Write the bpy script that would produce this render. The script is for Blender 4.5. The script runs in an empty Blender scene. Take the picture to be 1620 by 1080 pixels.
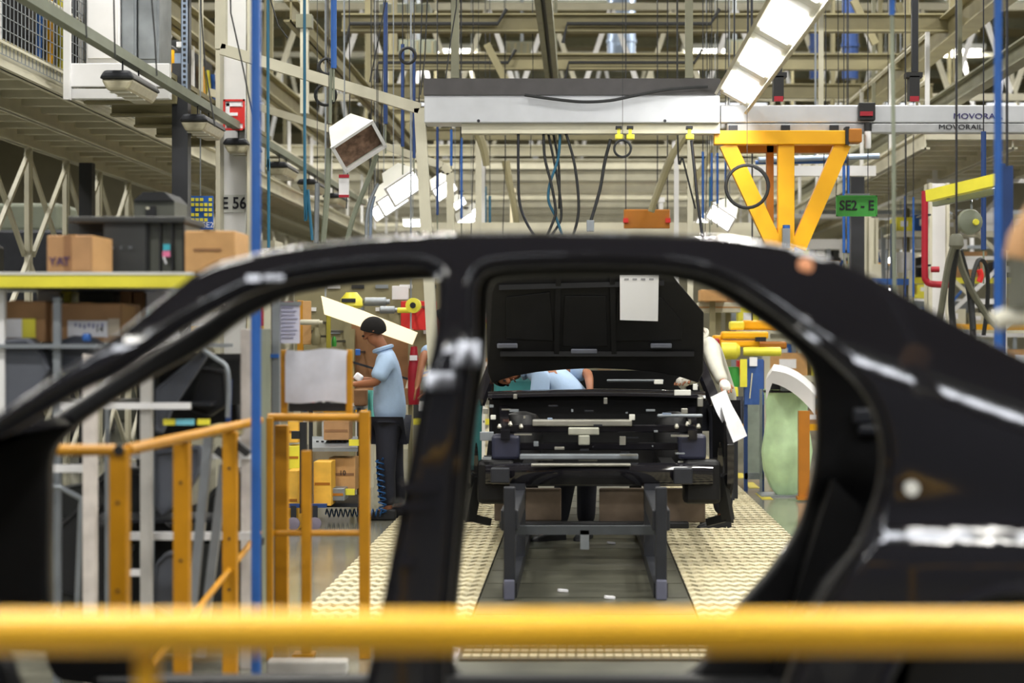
import bpy, bmesh, math, random
from mathutils import Vector, Matrix
from math import sin, cos, pi, radians, sqrt, exp, log

R = random.Random(7)
SC = bpy.context.scene
COL = SC.collection
F = 3000.0            # focal length in pixels of the 1620 x 1080 frame
CX, CY = 918.0, 530.0 # vanishing point of the assembly line in that frame
EYE = 1.5             # camera height above the floor

# ------------------------------------------------------------------ camera
cam_data = bpy.data.cameras.new('camera')
cam = bpy.data.objects.new('camera', cam_data)
COL.objects.link(cam)
cam.location = (0, 0, EYE)
cam.rotation_euler = (radians(90), 0, 0)
cam_data.sensor_width = 36.0
cam_data.lens = F / 1620.0 * 36.0
cam_data.shift_x = -(CX - 810.0) / 1620.0
cam_data.shift_y = -(540.0 - CY) / 1620.0
cam_data.clip_start = 0.05
cam_data.clip_end = 300
cam_data.dof.use_dof = True
cam_data.dof.focus_distance = 14.5
cam_data.dof.aperture_fstop = 1.9
SC.camera = cam

# ------------------------------------------------------------------ world and light
world = bpy.data.worlds.new('world')
SC.world = world
world.use_nodes = True
wb = world.node_tree.nodes['Background']
wb.inputs['Color'].default_value = (0.95, 0.97, 1.0, 1)
wb.inputs['Strength'].default_value = 0.16
SC.view_settings.view_transform = 'Standard'
SC.view_settings.look = 'None'
SC.view_settings.gamma = 1.0
SC.view_settings.use_curve_mapping = False
SC.view_settings.exposure = 0.0

def area_light(name, loc, sx, sy, power, col=(1, 0.97, 0.90)):
    d = bpy.data.lights.new(name, 'AREA')
    d.shape = 'RECTANGLE'; d.size = sx; d.size_y = sy
    d.energy = power; d.color = col
    o = bpy.data.objects.new(name, d)
    COL.objects.link(o); o.location = loc
    return o

FILL_LAMPS = [(x, y) for y in (-3, 3, 9, 15, 21, 28, 36, 46, 58) for x in (-9, -3.2, 3.2, 9)]
for (x, y) in FILL_LAMPS:
    area_light('added_fill_light', (x, y, 8.35), 1.3, 0.7, 300 if y > 2 else 160)  # fill light added to brighten the hall

# ------------------------------------------------------------------ helpers
def W(x, y, Y):
    """photo pixel + distance along the line -> world point"""
    return Vector(((x - CX) / F * Y, Y, EYE - (y - CY) / F * Y))

MATS = {}
def mat(name, col, rough=0.5, metal=0.0, noise=0.12, scale=9.0, bump=0.0, coat=0.0, emit=0.0, trans=0.0, spec=0.5):
    if name in MATS: return MATS[name]
    m = bpy.data.materials.new(name); m.use_nodes = True
    nt = m.node_tree; b = nt.nodes['Principled BSDF']
    b.inputs['Roughness'].default_value = rough
    b.inputs['Metallic'].default_value = metal
    b.inputs['Coat Weight'].default_value = coat
    b.inputs['Coat Roughness'].default_value = 0.06
    b.inputs['Specular IOR Level'].default_value = spec
    b.inputs['Transmission Weight'].default_value = trans
    if emit > 0:
        b.inputs['Base Color'].default_value = (*col, 1)
        b.inputs['Emission Color'].default_value = (*col, 1)
        b.inputs['Emission Strength'].default_value = emit
    elif noise > 0:
        tc = nt.nodes.new('ShaderNodeTexCoord')
        n = nt.nodes.new('ShaderNodeTexNoise'); n.inputs['Scale'].default_value = scale
        n.inputs['Detail'].default_value = 4
        r = nt.nodes.new('ShaderNodeValToRGB')
        r.color_ramp.elements[0].position = 0.3; r.color_ramp.elements[1].position = 0.7
        r.color_ramp.elements[0].color = (*[c * (1 - noise) for c in col], 1)
        r.color_ramp.elements[1].color = (*[min(1, c * (1 + noise)) for c in col], 1)
        nt.links.new(tc.outputs['Object'], n.inputs['Vector'])
        nt.links.new(n.outputs['Fac'], r.inputs['Fac'])
        nt.links.new(r.outputs['Color'], b.inputs['Base Color'])
        if bump > 0:
            bp = nt.nodes.new('ShaderNodeBump'); bp.inputs['Strength'].default_value = bump
            bp.inputs['Distance'].default_value = 0.02
            nt.links.new(n.outputs['Fac'], bp.inputs['Height'])
            nt.links.new(bp.outputs['Normal'], b.inputs['Normal'])
    else:
        b.inputs['Base Color'].default_value = (*col, 1)
    MATS[name] = m
    return m

def srgb(r, g, b):
    f = lambda c: (c / 255 / 12.92) if c <= 10 else ((c / 255 + 0.055) / 1.055) ** 2.4
    return (f(r), f(g), f(b))

ORG = {}
def place(o, parent, org):
    COL.objects.link(o)
    ORG[o.name] = Vector(org)
    if parent is not None: o.parent = parent
    return o

def tag(o, label=None, cat=None, group=None, kind=None):
    if label: o['label'] = label
    if cat: o['category'] = cat
    if group: o['group'] = group
    if kind: o['kind'] = kind
    return o

def thing(name, label, cat, loc=(0, 0, 0), group=None):
    o = bpy.data.objects.new(name, None)
    o.empty_display_size = 0.1
    o.location = loc
    place(o, None, loc)
    return tag(o, label, cat, group)

class MB:
    """collects simple solids in world coordinates, builds ONE mesh object"""
    def __init__(s): s.v = []; s.f = []; s.smooth = False
    def add(s, vs, fs):
        n = len(s.v); s.v += [Vector(v) for v in vs]; s.f += [tuple(i + n for i in f) for f in fs]; return s
    def box(s, x0, x1, y0, y1, z0, z1):
        return s.add([(x0,y0,z0),(x1,y0,z0),(x1,y1,z0),(x0,y1,z0),(x0,y0,z1),(x1,y0,z1),(x1,y1,z1),(x0,y1,z1)],
                     [(0,3,2,1),(4,5,6,7),(0,1,5,4),(1,2,6,5),(2,3,7,6),(3,0,4,7)])
    def pbox(s, x0, y0, x1, y1, Y, d):
        a = W(x0, y0, Y); b = W(x1, y1, Y)
        return s.box(min(a.x,b.x), max(a.x,b.x), Y, Y + d, min(a.z,b.z), max(a.z,b.z))
    def bar(s, p, q, w, h=None, up=(0, 0, 1)):
        p = Vector(p); q = Vector(q); h = h or w
        d = (q - p).normalized(); u = Vector(up)
        if abs(d.dot(u)) > 0.98: u = Vector((0, 1, 0))
        r = d.cross(u).normalized(); u = r.cross(d)
        c = [(-1,-1),(1,-1),(1,1),(-1,1)]
        vs = [e + r*(a*w/2) + u*(b*h/2) for e in (p, q) for a, b in c]
        return s.add(vs, [(0,1,2,3)[::-1],(4,5,6,7),(0,1,5,4),(1,2,6,5),(2,3,7,6),(3,0,4,7)])
    def tube(s, pts, r, n=8, r1=None, cap=True):
        pts = [Vector(p) for p in pts]; m = len(pts)
        rad = r if isinstance(r, (list, tuple)) else [r + ((r1 if r1 is not None else r) - r) * i / max(1, m - 1) for i in range(m)]
        t0 = (pts[1] - pts[0]).normalized()
        u = Vector((0,0,1)) if abs(t0.z) < 0.9 else Vector((1,0,0))
        nrm = (u - t0 * u.dot(t0)).normalized()
        vs = []
        for i, p in enumerate(pts):
            t = (pts[min(m-1,i+1)] - pts[max(0,i-1)])
            t = t.normalized() if t.length > 1e-9 else t0
            nrm = nrm - t * nrm.dot(t)
            nrm = nrm.normalized() if nrm.length > 1e-9 else t.orthogonal().normalized()
            b = t.cross(nrm)
            vs += [p + (nrm*cos(2*pi*k/n) + b*sin(2*pi*k/n)) * rad[i] for k in range(n)]
        fs = [(i*n+k, i*n+(k+1)%n, (i+1)*n+(k+1)%n, (i+1)*n+k) for i in range(m-1) for k in range(n)]
        if cap: fs += [tuple(range(n))[::-1], tuple(range((m-1)*n, m*n))]
        s.smooth = True
        return s.add(vs, fs)
    def lathe(s, c, prof, n=16, axis='z'):
        c = Vector(c); vs = []
        for r, h in prof:
            for k in range(n):
                a = 2*pi*k/n
                v = {'z': (r*cos(a), r*sin(a), h), 'y': (r*cos(a), h, -r*sin(a)), 'x': (h, r*cos(a), r*sin(a))}[axis]
                vs.append(c + Vector(v))
        m = len(prof)
        fs = [(i*n+k, i*n+(k+1)%n, (i+1)*n+(k+1)%n, (i+1)*n+k) for i in range(m-1) for k in range(n)]
        fs += [tuple(range(n))[::-1], tuple(range((m-1)*n, m*n))]
        s.smooth = True
        return s.add(vs, fs)
    def prism(s, poly, y0, y1):
        """closed polygon of (x, z) points extruded in y"""
        n = len(poly)
        vs = [(x, y0, z) for x, z in poly] + [(x, y1, z) for x, z in poly]
        return s.add(vs, [tuple(range(n)), tuple(range(2*n-1, n-1, -1))] + [(i, n+i, n+(i+1)%n, (i+1)%n) for i in range(n)])
    def sheet(s, grid, th, d=(0, 1, 0)):
        """grid[i][j] of points, thickened along d"""
        a = len(grid); b = len(grid[0]); d = Vector(d) * th
        vs = [Vector(p) for row in grid for p in row]; vs += [v + d for v in vs]
        N = a*b; fs = []
        for i in range(a-1):
            for j in range(b-1):
                q = (i*b+j, i*b+j+1, (i+1)*b+j+1, (i+1)*b+j)
                fs += [q, tuple(N+k for k in q[::-1])]
        ring = [j for j in range(b)] + [i*b+b-1 for i in range(1,a)] + [(a-1)*b+j for j in range(b-2,-1,-1)] + [i*b for i in range(a-2,0,-1)]
        for k in range(len(ring)):
            p, q = ring[k], ring[(k+1) % len(ring)]
            fs.append((q, p, N+p, N+q))
        s.smooth = True
        return s.add(vs, fs)
    def build(s, name, m, parent=None, label=None, cat=None, group=None, kind=None, smooth=None, bevel=0.0, org=None):
        if parent is not None: o0 = ORG[parent.name]
        elif org is not None: o0 = Vector(org)
        else:
            xs = [v.x for v in s.v]; ys = [v.y for v in s.v]; zs = [v.z for v in s.v]
            o0 = Vector(((min(xs)+max(xs))/2, (min(ys)+max(ys))/2, min(zs)))
        me = bpy.data.meshes.new(name)
        me.from_pydata([v - o0 for v in s.v], [], s.f); me.update()
        bm = bmesh.new(); bm.from_mesh(me); bmesh.ops.recalc_face_normals(bm, faces=bm.faces); bm.to_mesh(me); bm.free()
        if s.smooth if smooth is None else smooth:
            me.shade_smooth()
            try: me.set_sharp_from_angle(angle=radians(38))
            except Exception: pass
        me.materials.append(m)
        o = bpy.data.objects.new(name, me)
        if parent is None: o.location = o0
        place(o, parent, o0)
        if bevel:
            bv = o.modifiers.new('bevel', 'BEVEL'); bv.width = bevel; bv.segments = 2; bv.limit_method = 'ANGLE'
        return tag(o, label, cat, group, kind)

def dup(root, loc, label=None, group=None):
    def cp(o, parent):
        c = o.copy(); COL.objects.link(c); c.parent = parent
        for ch in [k for k in bpy.data.objects if k.parent is o]: cp(ch, c)
        return c
    r = cp(root, None); r.location = loc; ORG[r.name] = Vector(loc)
    if label: r['label'] = label
    if group: r['group'] = group
    return r

def cat_rom(pts, k=6, closed=False):
    pts = [Vector(p) for p in pts]; n = len(pts); out = []
    for i in range(n if closed else n - 1):
        if closed: p0, p1, p2, p3 = pts[i-1], pts[i], pts[(i+1)%n], pts[(i+2)%n]
        else: p0, p1, p2, p3 = pts[max(0,i-1)], pts[i], pts[i+1], pts[min(n-1,i+2)]
        for j in range(k):
            t = j / k
            out.append(0.5*((2*p1)+(p2-p0)*t+(2*p0-5*p1+4*p2-p3)*t*t+(3*p1-p0-3*p2+p3)*t**3))
    if not closed: out.append(pts[-1])
    return out

def text(s, size, loc, m, name, parent, align='CENTER', depth=0.002, bold=0.0, rot=(pi/2, 0, 0), sx=1.0):
    c = bpy.data.curves.new(name, 'FONT'); c.body = s; c.size = size; c.align_x = align; c.align_y = 'CENTER'
    c.extrude = depth; c.offset = bold; c.resolution_u = 3
    t = bpy.data.objects.new(name + '_curve', c); COL.objects.link(t)
    dg = bpy.context.evaluated_depsgraph_get()
    me = bpy.data.meshes.new_from_object(t.evaluated_get(dg))
    bpy.data.objects.remove(t); bpy.data.curves.remove(c)
    M = Matrix.Translation(Vector(loc) - ORG[parent.name]) @ Matrix.Rotation(rot[2],4,'Z') @ Matrix.Rotation(rot[1],4,'Y') @ Matrix.Rotation(rot[0],4,'X') @ Matrix.Diagonal((sx,1,1,1))
    me.transform(M); me.materials.clear(); me.materials.append(m)
    o = bpy.data.objects.new(name, me)
    return place(o, parent, ORG[parent.name])

# ------------------------------------------------------------------ materials
CREAM = mat('cream_steel_paint', srgb(206, 202, 182), 0.45, 0, 0.10, 3.0)
CREAM_D = mat('shade_darkened_cream_paint', srgb(140, 133, 101), 0.5, 0, 0.14, 3.0)  # cream steel paint with the overhead shade darkened into its colour
OLIVE = mat('olive_steel_paint', srgb(128, 128, 108), 0.5, 0, 0.14, 4.0)
GREYGREEN = mat('grey_green_steel', srgb(122, 128, 112), 0.45, 0, 0.12, 4.0)
WHITE = mat('white_paint', srgb(232, 232, 234), 0.4, 0, 0.04, 4.0)
WHITE_P = mat('white_paper', srgb(240, 240, 245), 0.8, 0, 0.03, 20.0)
ALU = mat('aluminium_rail', srgb(205, 208, 214), 0.35, 0.35, 0.05, 6.0)
GREY = mat('grey_steel', srgb(140, 146, 152), 0.4, 0.4, 0.12, 8.0)
GREY_D = mat('dark_grey_steel', srgb(44, 46, 52), 0.4, 0.3, 0.15, 8.0)
GREY_PL = mat('slate_grey_plastic', srgb(86, 90, 100), 0.55, 0, 0.12, 5.0)
BLACK = mat('black_plastic', srgb(26, 27, 30), 0.5, 0, 0.2, 6.0)
BLACK_ST = mat('black_column_paint', srgb(38, 40, 46), 0.45, 0, 0.12, 4.0)
RUBBER = mat('black_rubber', srgb(30, 32, 34), 0.6, 0, 0.15, 20.0)
HOSE_G = mat('grey_green_hose_rubber', srgb(98, 98, 84), 0.6, 0, 0.15, 10.0)
BLUE = mat('blue_pole_paint', srgb(44, 94, 170), 0.35, 0, 0.08, 6.0)
BLUE_D = mat('dark_blue_paint', srgb(34, 62, 116), 0.4, 0, 0.10, 6.0)
BLUE_G = mat('teal_blue_hose', srgb(28, 92, 120), 0.4, 0, 0.10, 6.0)
YELLOW = mat('yellow_guard_paint', srgb(240, 182, 40), 0.38, 0, 0.06, 7.0)
ORANGE = mat('amber_guard_paint', srgb(190, 132, 16), 0.4, 0, 0.12, 8.0)
HOIST = mat('orange_hoist_paint', srgb(255, 184, 12), 0.4, 0, 0.05, 6.0)
HOIST_D = mat('burnt_orange_paint', srgb(176, 110, 22), 0.45, 0, 0.10, 6.0)
LEMON = mat('lemon_yellow_paint', srgb(236, 226, 70), 0.4, 0, 0.08, 6.0)
CARD = mat('brown_cardboard', srgb(172, 132, 92), 0.8, 0, 0.08, 12.0)
CARD_B = mat('tan_cardboard', srgb(196, 152, 100), 0.8, 0, 0.08, 12.0)
CARD_D = mat('dark_cardboard', srgb(140, 102, 70), 0.8, 0, 0.10, 12.0)
RED = mat('red_paint', srgb(164, 24, 44), 0.4, 0, 0.08, 6.0)
RED_B = mat('bright_red_plastic', srgb(214, 40, 36), 0.45, 0, 0.08, 6.0)
GREEN = mat('green_sign_paint', srgb(64, 160, 66), 0.5, 0, 0.04, 6.0)
GREENBAG = mat('pale_green_plastic_sack', srgb(206, 240, 190), 0.45, 0, 0.16, 5.0, bump=0.5)
TEAL = mat('pale_teal_plastic', srgb(130, 214, 206), 0.5, 0, 0.08, 6.0)
CRATE = mat('charcoal_crate_plastic', srgb(48, 50, 50), 0.55, 0, 0.12, 8.0)
CRATE_G = mat('olive_grey_crate_plastic', srgb(84, 86, 78), 0.55, 0, 0.10, 8.0)
INK = mat('dark_ink', srgb(28, 30, 40), 0.7, 0, 0.0)
INK_B = mat('navy_ink', srgb(46, 40, 110), 0.7, 0, 0.0)
INK_P = mat('purple_ink', srgb(60, 40, 90), 0.7, 0, 0.0)
SKIN = mat('brown_skin', srgb(150, 96, 66), 0.55, 0, 0.08, 12.0)
HAIR = mat('black_hair', srgb(14, 11, 11), 0.95, 0, 0.2, 30.0)
SHIRT = mat('light_blue_shirt_cloth', srgb(160, 184, 214), 0.85, 0, 0.07, 9.0, bump=0.35)
SHIRT_W = mat('off_white_jacket_cloth', srgb(184, 182, 170), 0.8, 0, 0.07, 9.0, bump=0.35)
NAVY = mat('navy_trouser_cloth', srgb(32, 34, 46), 0.85, 0, 0.12, 9.0, bump=0.3)
DENIM = mat('blue_denim_cloth', srgb(84, 118, 156), 0.85, 0, 0.14, 14.0, bump=0.3)
GLOVE = mat('white_glove_cloth', srgb(226, 222, 212), 0.85, 0, 0.06, 14.0)
PAINT = mat('black_car_paint', (0.010, 0.0095, 0.012), 0.4, 0, 0.0, coat=0.9, spec=0.0)
PAINT_IN = mat('black_primer_paint', (0.006, 0.006, 0.0066), 0.45, 0, 0.25, 6.0, spec=0.3)
STEEL = mat('bare_steel', srgb(176, 174, 164), 0.35, 0.8, 0.12, 10.0)
LAMP = mat('luminaire_tube_glow', (1.0, 0.99, 0.95), 0.5, emit=9.0)
LAMP_T = mat('tilted_lamp_glow', (1.0, 0.99, 0.95), 0.5, emit=26.0)
LAMP_F = mat('front_tube_glow', (0.90, 0.93, 1.0), 0.5, emit=30.0)
LAMP_S = mat('skylight_glow', (0.95, 0.97, 1.0), 0.5, emit=2.2)
REFL = mat('white_reflector_enamel', srgb(226, 226, 218), 0.35, 0, 0.04, 6.0)
CREAM_B = mat('pale_board_varnish', srgb(250, 238, 206), 0.5, 0, 0.05, 5.0)
GALV = mat('galvanised_duct_steel', srgb(150, 166, 190), 0.35, 0.5, 0.08, 5.0)

# ------------------------------------------------------------------ the setting
def concrete():
    m = bpy.data.materials.new('grey_concrete'); m.use_nodes = True
    nt = m.node_tree; b = nt.nodes['Principled BSDF']
    tc = nt.nodes.new('ShaderNodeTexCoord')
    n1 = nt.nodes.new('ShaderNodeTexNoise'); n1.inputs['Scale'].default_value = 0.9; n1.inputs['Detail'].default_value = 8
    n2 = nt.nodes.new('ShaderNodeTexNoise'); n2.inputs['Scale'].default_value = 14; n2.inputs['Detail'].default_value = 6
    mx = nt.nodes.new('ShaderNodeMix'); mx.data_type = 'FLOAT'; mx.inputs[0].default_value = 0.4
    r = nt.nodes.new('ShaderNodeValToRGB')
    r.color_ramp.elements[0].position = 0.3; r.color_ramp.elements[0].color = (*srgb(92, 92, 82), 1)
    r.color_ramp.elements[1].position = 0.72; r.color_ramp.elements[1].color = (*srgb(142, 141, 128), 1)
    for n in (n1, n2): nt.links.new(tc.outputs['Object'], n.inputs['Vector'])
    nt.links.new(n1.outputs['Fac'], mx.inputs[2]); nt.links.new(n2.outputs['Fac'], mx.inputs[3])
    nt.links.new(mx.outputs[0], r.inputs['Fac']); nt.links.new(r.outputs['Color'], b.inputs['Base Color'])
    b.inputs['Roughness'].default_value = 0.16
    return m
CONC = concrete()
TRACK = mat('dark_conveyor_steel', srgb(90, 90, 78), 0.38, 0.3, 0.25, 5.0)
MATBASE = mat('worn_dark_tread_base', srgb(58, 56, 48), 0.55, 0.1, 0.2, 7.0)
MATTOP = mat('cream_tread_ridge', srgb(212, 202, 168), 0.5, 0.05, 0.10, 7.0)
ROOFM = mat('olive_roof_sheet', srgb(132, 122, 88), 0.7, 0, 0.15, 1.5)
WALLM = mat('cream_wall_cladding', srgb(196, 190, 164), 0.7, 0, 0.10, 1.0)

floor = MB().box(-24, 24, -8, 75, -0.3, 0.0).build('floor', CONC, kind='structure')
MB().box(-24, 24, 75, 75.3, 0, 9.5).build('wall_back', WALLM, kind='structure')
MB().box(-24.3, -24, -8, 75, 0, 9.5).build('wall_left', WALLM, kind='structure')
MB().box(24, 24.3, -8, 75, 0, 9.5).build('wall_right', WALLM, kind='structure')
roof = MB()
roof.box(-24, 24, -8, 75, 9.5, 9.6)
roof = roof.build('ceiling', ROOFM, kind='structure')
pur = MB().box(-24, 24, -0.06, 0.06, 9.25, 9.5).build('purlin', OLIVE, roof)
pur_o = ORG[roof.name]
pur.data.transform(Matrix.Translation(pur_o)); pur.location = (0, 0, 0)
pur.data.transform(Matrix.Translation(-Vector((pur_o.x, 0, pur_o.z))))
pur.location = (0, 20 - pur_o.y, 0)
for i in range(1, 18):
    c = pur.copy(); COL.objects.link(c); c.parent = roof; c.location = (0, 20 + i*3.1 - pur_o.y, 0)
# bright roof lights seen between the beams
k = 0
for y in (34, 44, 54, 64):
    for x in (-13, -7.6, -2.2, 3.2, 8.6, 14):
        MB().box(x, x + 3.2, y, y + 1.3, 9.42, 9.495).build('window_%d' % (k + 1), LAMP_S, kind='structure'); k += 1

# conveyor track between the tread mats
track = MB().box(-0.57, 0.62, -1.0, 60, 0.0, 0.006).build('trim_1', TRACK, kind='structure')
sl0 = None
for i in range(40):
    y = 7.0 + i * 0.62
    p = MB().box(-0.555, 0.605, y, y + 0.60, 0.006, 0.018).build('track_plate', TRACK, track)
# tread mats: ribbed plates with zigzag ridges
def tread_mat(name, x0, x1):
    base = MB().box(x0, x1, 9.2, 60, 0.0, 0.010).build(name, MATBASE, kind='structure')
    nw = 26; w = (x1 - x0) / nw
    for pi_ in range(24):
        y0 = 9.2 + pi_ * 1.0
        mb = MB()
        rows = 5 if y0 < 20 else 3
        pit = 1.0 / rows; d = pit * .55
        for r_ in range(rows):
            yy = y0 + r_ * pit
            for c_ in range(nw):
                xa = x0 + c_ * w; xb = xa + w; a = .03 if c_ % 2 else -.03
                ya, yb = yy + .03 + a, yy + .03 - a
                mb.add([(xa, ya, 0.008), (xb, yb, 0.008), (xb, yb + d, 0.008), (xa, ya + d, 0.008),
                        (xa, ya + .008, 0.024), (xb, yb + .008, 0.024), (xb, yb + d - .008, 0.024), (xa, ya + d - .008, 0.024)],
                       [(4,5,6,7),(0,1,5,4),(2,3,7,6)])
        mb.build('tread_plate', MATTOP, base, kind='stuff')
tread_mat('trim_2', -1.48, -0.575)
tread_mat('trim_3', 0.625, 1.555)
# tread strip crossing the track in front of the second car and a low pale floor beam
cm = MB().box(-0.55, 0.60, 8.62, 9.15, 0.018, 0.026).build('trim_20', MATBASE, kind='structure')
mb = MB()
for r_ in range(4):
    for c_ in range(26):
        xa = -0.54 + c_*1.13/26; mb.box(xa + .003, xa + .038, 8.65 + r_*.125, 8.72 + r_*.125, .024, .034)
mb.build('tread_plate', MATTOP, cm, kind='stuff')
# painted floor lines
LINE = mat('worn_yellow_floor_paint', srgb(196, 180, 60), 0.5, 0, 0.3, 9.0)
for k_, (x, y) in enumerate(((1.66, 17.3), (1.66, 18.6), (1.66, 19.9), (1.66, 21.2))):
    MB().box(x, x + .10, y, y + .7, 0.0, 0.004).build('trim_%d' % (4 + k_), LINE, kind='structure')

# fill lamps added under the roof to brighten the hall
hb = None
for i, (x, y) in enumerate(FILL_LAMPS):
    if hb is None:
        hb = thing('added_fill_lamp', 'white fill lamp added under the roof', 'lamp', (x, y, 8.36), 'fill lamps added under the roof')
        MB().box(x-.75, x+.75, y-.42, y+.42, 8.38, 8.5).build('housing', REFL, hb)
        MB().box(x-.65, x+.65, y-.35, y+.35, 8.36, 8.385).build('diffuser', LAMP, hb)
        for s in (-.6, .6): MB().bar((x+s, y, 8.5), (x+s, y, 9.5), .02).build('hanger', GREY, hb)  # hangers of the added fill lamps
    else: dup(hb, (x, y, 8.36))
# ------------------------------------------------------------------ foreground: black car body on the crossing line
Y0, YC = 4.42, 5.10          # near side at belt height, car centre plane
def ystep(t, k): return 1 / (1 + exp(-max(-40, min(40, t / k))))
def softplus(t, k): return t if t/k > 30 else k * log(1 + exp(t / k))
def zbelt(X):                 # shoulder line: dips towards the tail
    t = ystep(X - .52, .06)
    return 1.42 * (1 - t) + (1.359 - .415 * (X - .71)) * t
def ynear(X, Z):
    zb = max(zbelt(X), 1.10); t = ystep(X - 0.52, 0.06)
    y = Y0 + (0.42 + .04*t) * softplus(Z - zb, 0.030 + 0.02 * t)
    y -= 0.046 * (1 - ystep(Z - 1.035, 0.022)) * ystep(X - .60, .03)     # crease along the flank
    y += 0.16 * max(0, 0.75 - Z) ** 1.6
    y += 0.05 * max(0, -X - 1.0) ** 2 + 0.05 * max(0, X - 1.2) ** 2
    return y
def side_pt(px, py, far):
    Y = 5.65 if far else 4.5
    for _ in range(6):
        X = (px - CX) / F * Y; Z = EYE - (py - CY) / F * Y
        Y = 2*YC - ynear(X, Z) if far else ynear(X, Z)
    return (X, Z)
def smooth_poly(pxs, far, k=5):
    return [(v.x, v.y) for v in cat_rom([(*side_pt(x, y, far), 0) for x, y in pxs], k, True)]
def offset(poly, d):
    n = len(poly); out = []
    A = sum(poly[i][0]*poly[(i+1)%n][1]-poly[(i+1)%n][0]*poly[i][1] for i in range(n))
    sg = 1 if A > 0 else -1
    for i in range(n):
        a, b = Vector(poly[i-2]), Vector(poly[(i+2) % n])
        t = (b - a); t = t.normalized() if t.length > 1e-9 else Vector((1, 0))
        nrm = Vector((t.y, -t.x)) * sg
        out.append((poly[i][0] + nrm.x*d, poly[i][1] + nrm.y*d))
    return out
def plate(name, outer, holes, yfun, th, m, parent, inner=False, step=0.024, bev=0.012):
    c = bpy.data.curves.new(name, 'CURVE'); c.dimensions = '2D'; c.fill_mode = 'BOTH'
    c.extrude = th / 2 - bev; c.bevel_depth = bev; c.bevel_resolution = 2; c.offset = -bev
    for poly in [outer] + holes:
        s = c.splines.new('POLY'); s.points.add(len(poly) - 1)
        for p, (x, z) in zip(s.points, poly): p.co = (x, z, 0, 1)
        s.use_cyclic_u = True
    t = bpy.data.objects.new(name + '_c', c); COL.objects.link(t)
    dg = bpy.context.evaluated_depsgraph_get()
    me = bpy.data.meshes.new_from_object(t.evaluated_get(dg))
    bpy.data.objects.remove(t)
    bm = bmesh.new(); bm.from_mesh(me)
    bmesh.ops.remove_doubles(bm, verts=bm.verts, dist=1e-5)
    xs = [v.co.x for v in bm.verts]; zs = [v.co.y for v in bm.verts]
    for ax, lo, hi in ((0, min(xs), max(xs)), (1, min(zs), max(zs))):
        n = int((hi - lo) / step)
        for i in range(1, n):
            q = [0, 0, 0]; q[ax] = lo + (hi - lo) * i / n; nn = [0, 0, 0]; nn[ax] = 1
            bmesh.ops.bisect_plane(bm, geom=bm.verts[:]+bm.edges[:]+bm.faces[:], plane_co=q, plane_no=nn, dist=1e-6)
    o0 = ORG[parent.name]
    for v in bm.verts:
        X, Z, d = v.co.x, v.co.y, v.co.z
        v.co = Vector((X, yfun(X, Z, d), Z)) - o0
    bmesh.ops.recalc_face_normals(bm, faces=bm.faces)
    bm.to_mesh(me); bm.free()
    me.shade_smooth()
    try: me.set_sharp_from_angle(angle=radians(50))
    except Exception: pass
    me.materials.clear(); me.materials.append(m)
    return place(bpy.data.objects.new(name, me), parent, o0)

car = thing('car', 'black doorless car body shell seen side on behind the yellow rail', 'car body', (0.2, YC, 0.30))
arch = lambda cx, cy, r: [(cx + r*cos(a), cy - r*sin(a)) for a in [pi*(k/14) for k in range(15)]]
sky = [(-700, 812), (-560, 780), (-400, 752), (-240, 726), (-110, 702), (-50, 684), (0, 652), (60, 612), (130, 568), (200, 518), (260, 470), (300, 437), (340, 417), (400, 401),
       (480, 389), (560, 380), (650, 374), (750, 371), (850, 370), (950, 371), (1050, 373), (1140, 377), (1200, 383), (1260, 393),
       (1320, 409), (1380, 436), (1450, 476), (1520, 515), (1580, 547), (1640, 577), (1720, 612), (1800, 636), (1950, 652), (2090, 668), (2160, 690)]
low_n = [(2190, 780), (2180, 1000), (2120, 1150)] + arch(1610, 1165, 232)[::1] + [(1370, 1270), (1100, 1285), (400, 1285), (80, 1285)] + arch(-220, 1165, 232) + [(-620, 1180), (-740, 1080), (-745, 930)]
front_n = [(-60, 720), (0, 690), (60, 655), (120, 620), (180, 592), (225, 562), (270, 530), (300, 511), (330, 494), (400, 460), (470, 441), (560, 429), (640, 424), (676, 428), (690, 446), (689, 500), (682, 550),
           (668, 605), (655, 680), (640, 760), (622, 850), (601, 960), (583, 1050), (560, 1140), (530, 1200), (460, 1215), (200, 1215), (30, 1210), (-40, 1160), (-70, 1040), (-75, 860)]
rear_n = [(752, 470), (760, 440), (790, 426), (900, 421), (1000, 422), (1090, 430), (1150, 449), (1210, 485), (1270, 530), (1325, 575), (1375, 630), (1398, 700), (1395, 770), (1370, 845), (1325, 915),
          (1285, 985), (1255, 1060), (1225, 1140), (1180, 1205), (1100, 1215), (820, 1215), (735, 1205), (708, 1160), (702, 1060), (712, 940), (722, 820), (732, 700), (744, 600), (752, 530)]
front_f = [(92, 715), (130, 672), (170, 643), (250, 594), (300, 567), (340, 543), (380, 512), (420, 489), (470, 467), (530, 456), (600, 448), (680, 443), (716, 447), (729, 470), (726, 540), (712, 620),
           (700, 720), (690, 820), (672, 920), (650, 1010), (620, 1060), (560, 1066), (300, 1066), (140, 1064), (98, 1040), (88, 940), (88, 800)]
rear_f = [(774, 490), (778, 455), (800, 441), (900, 437), (1020, 438), (1085, 446), (1130, 462), (1180, 494), (1230, 528), (1265, 560), (1285, 600), (1289, 680), (1283, 750), (1262, 825),
          (1217, 895), (1165, 955), (1130, 1010), (1095, 1055), (1040, 1066), (800, 1066), (735, 1064), (718, 1030), (724, 960), (738, 820), (748, 720), (758, 640), (770, 560)]
def far_of(pts):  # outer contour of the far side: the near contour mirrored across the car
    return [(x, z) for x, z in pts]
outer_n = [side_pt(x, y, False) for x, y in sky + low_n]
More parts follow.
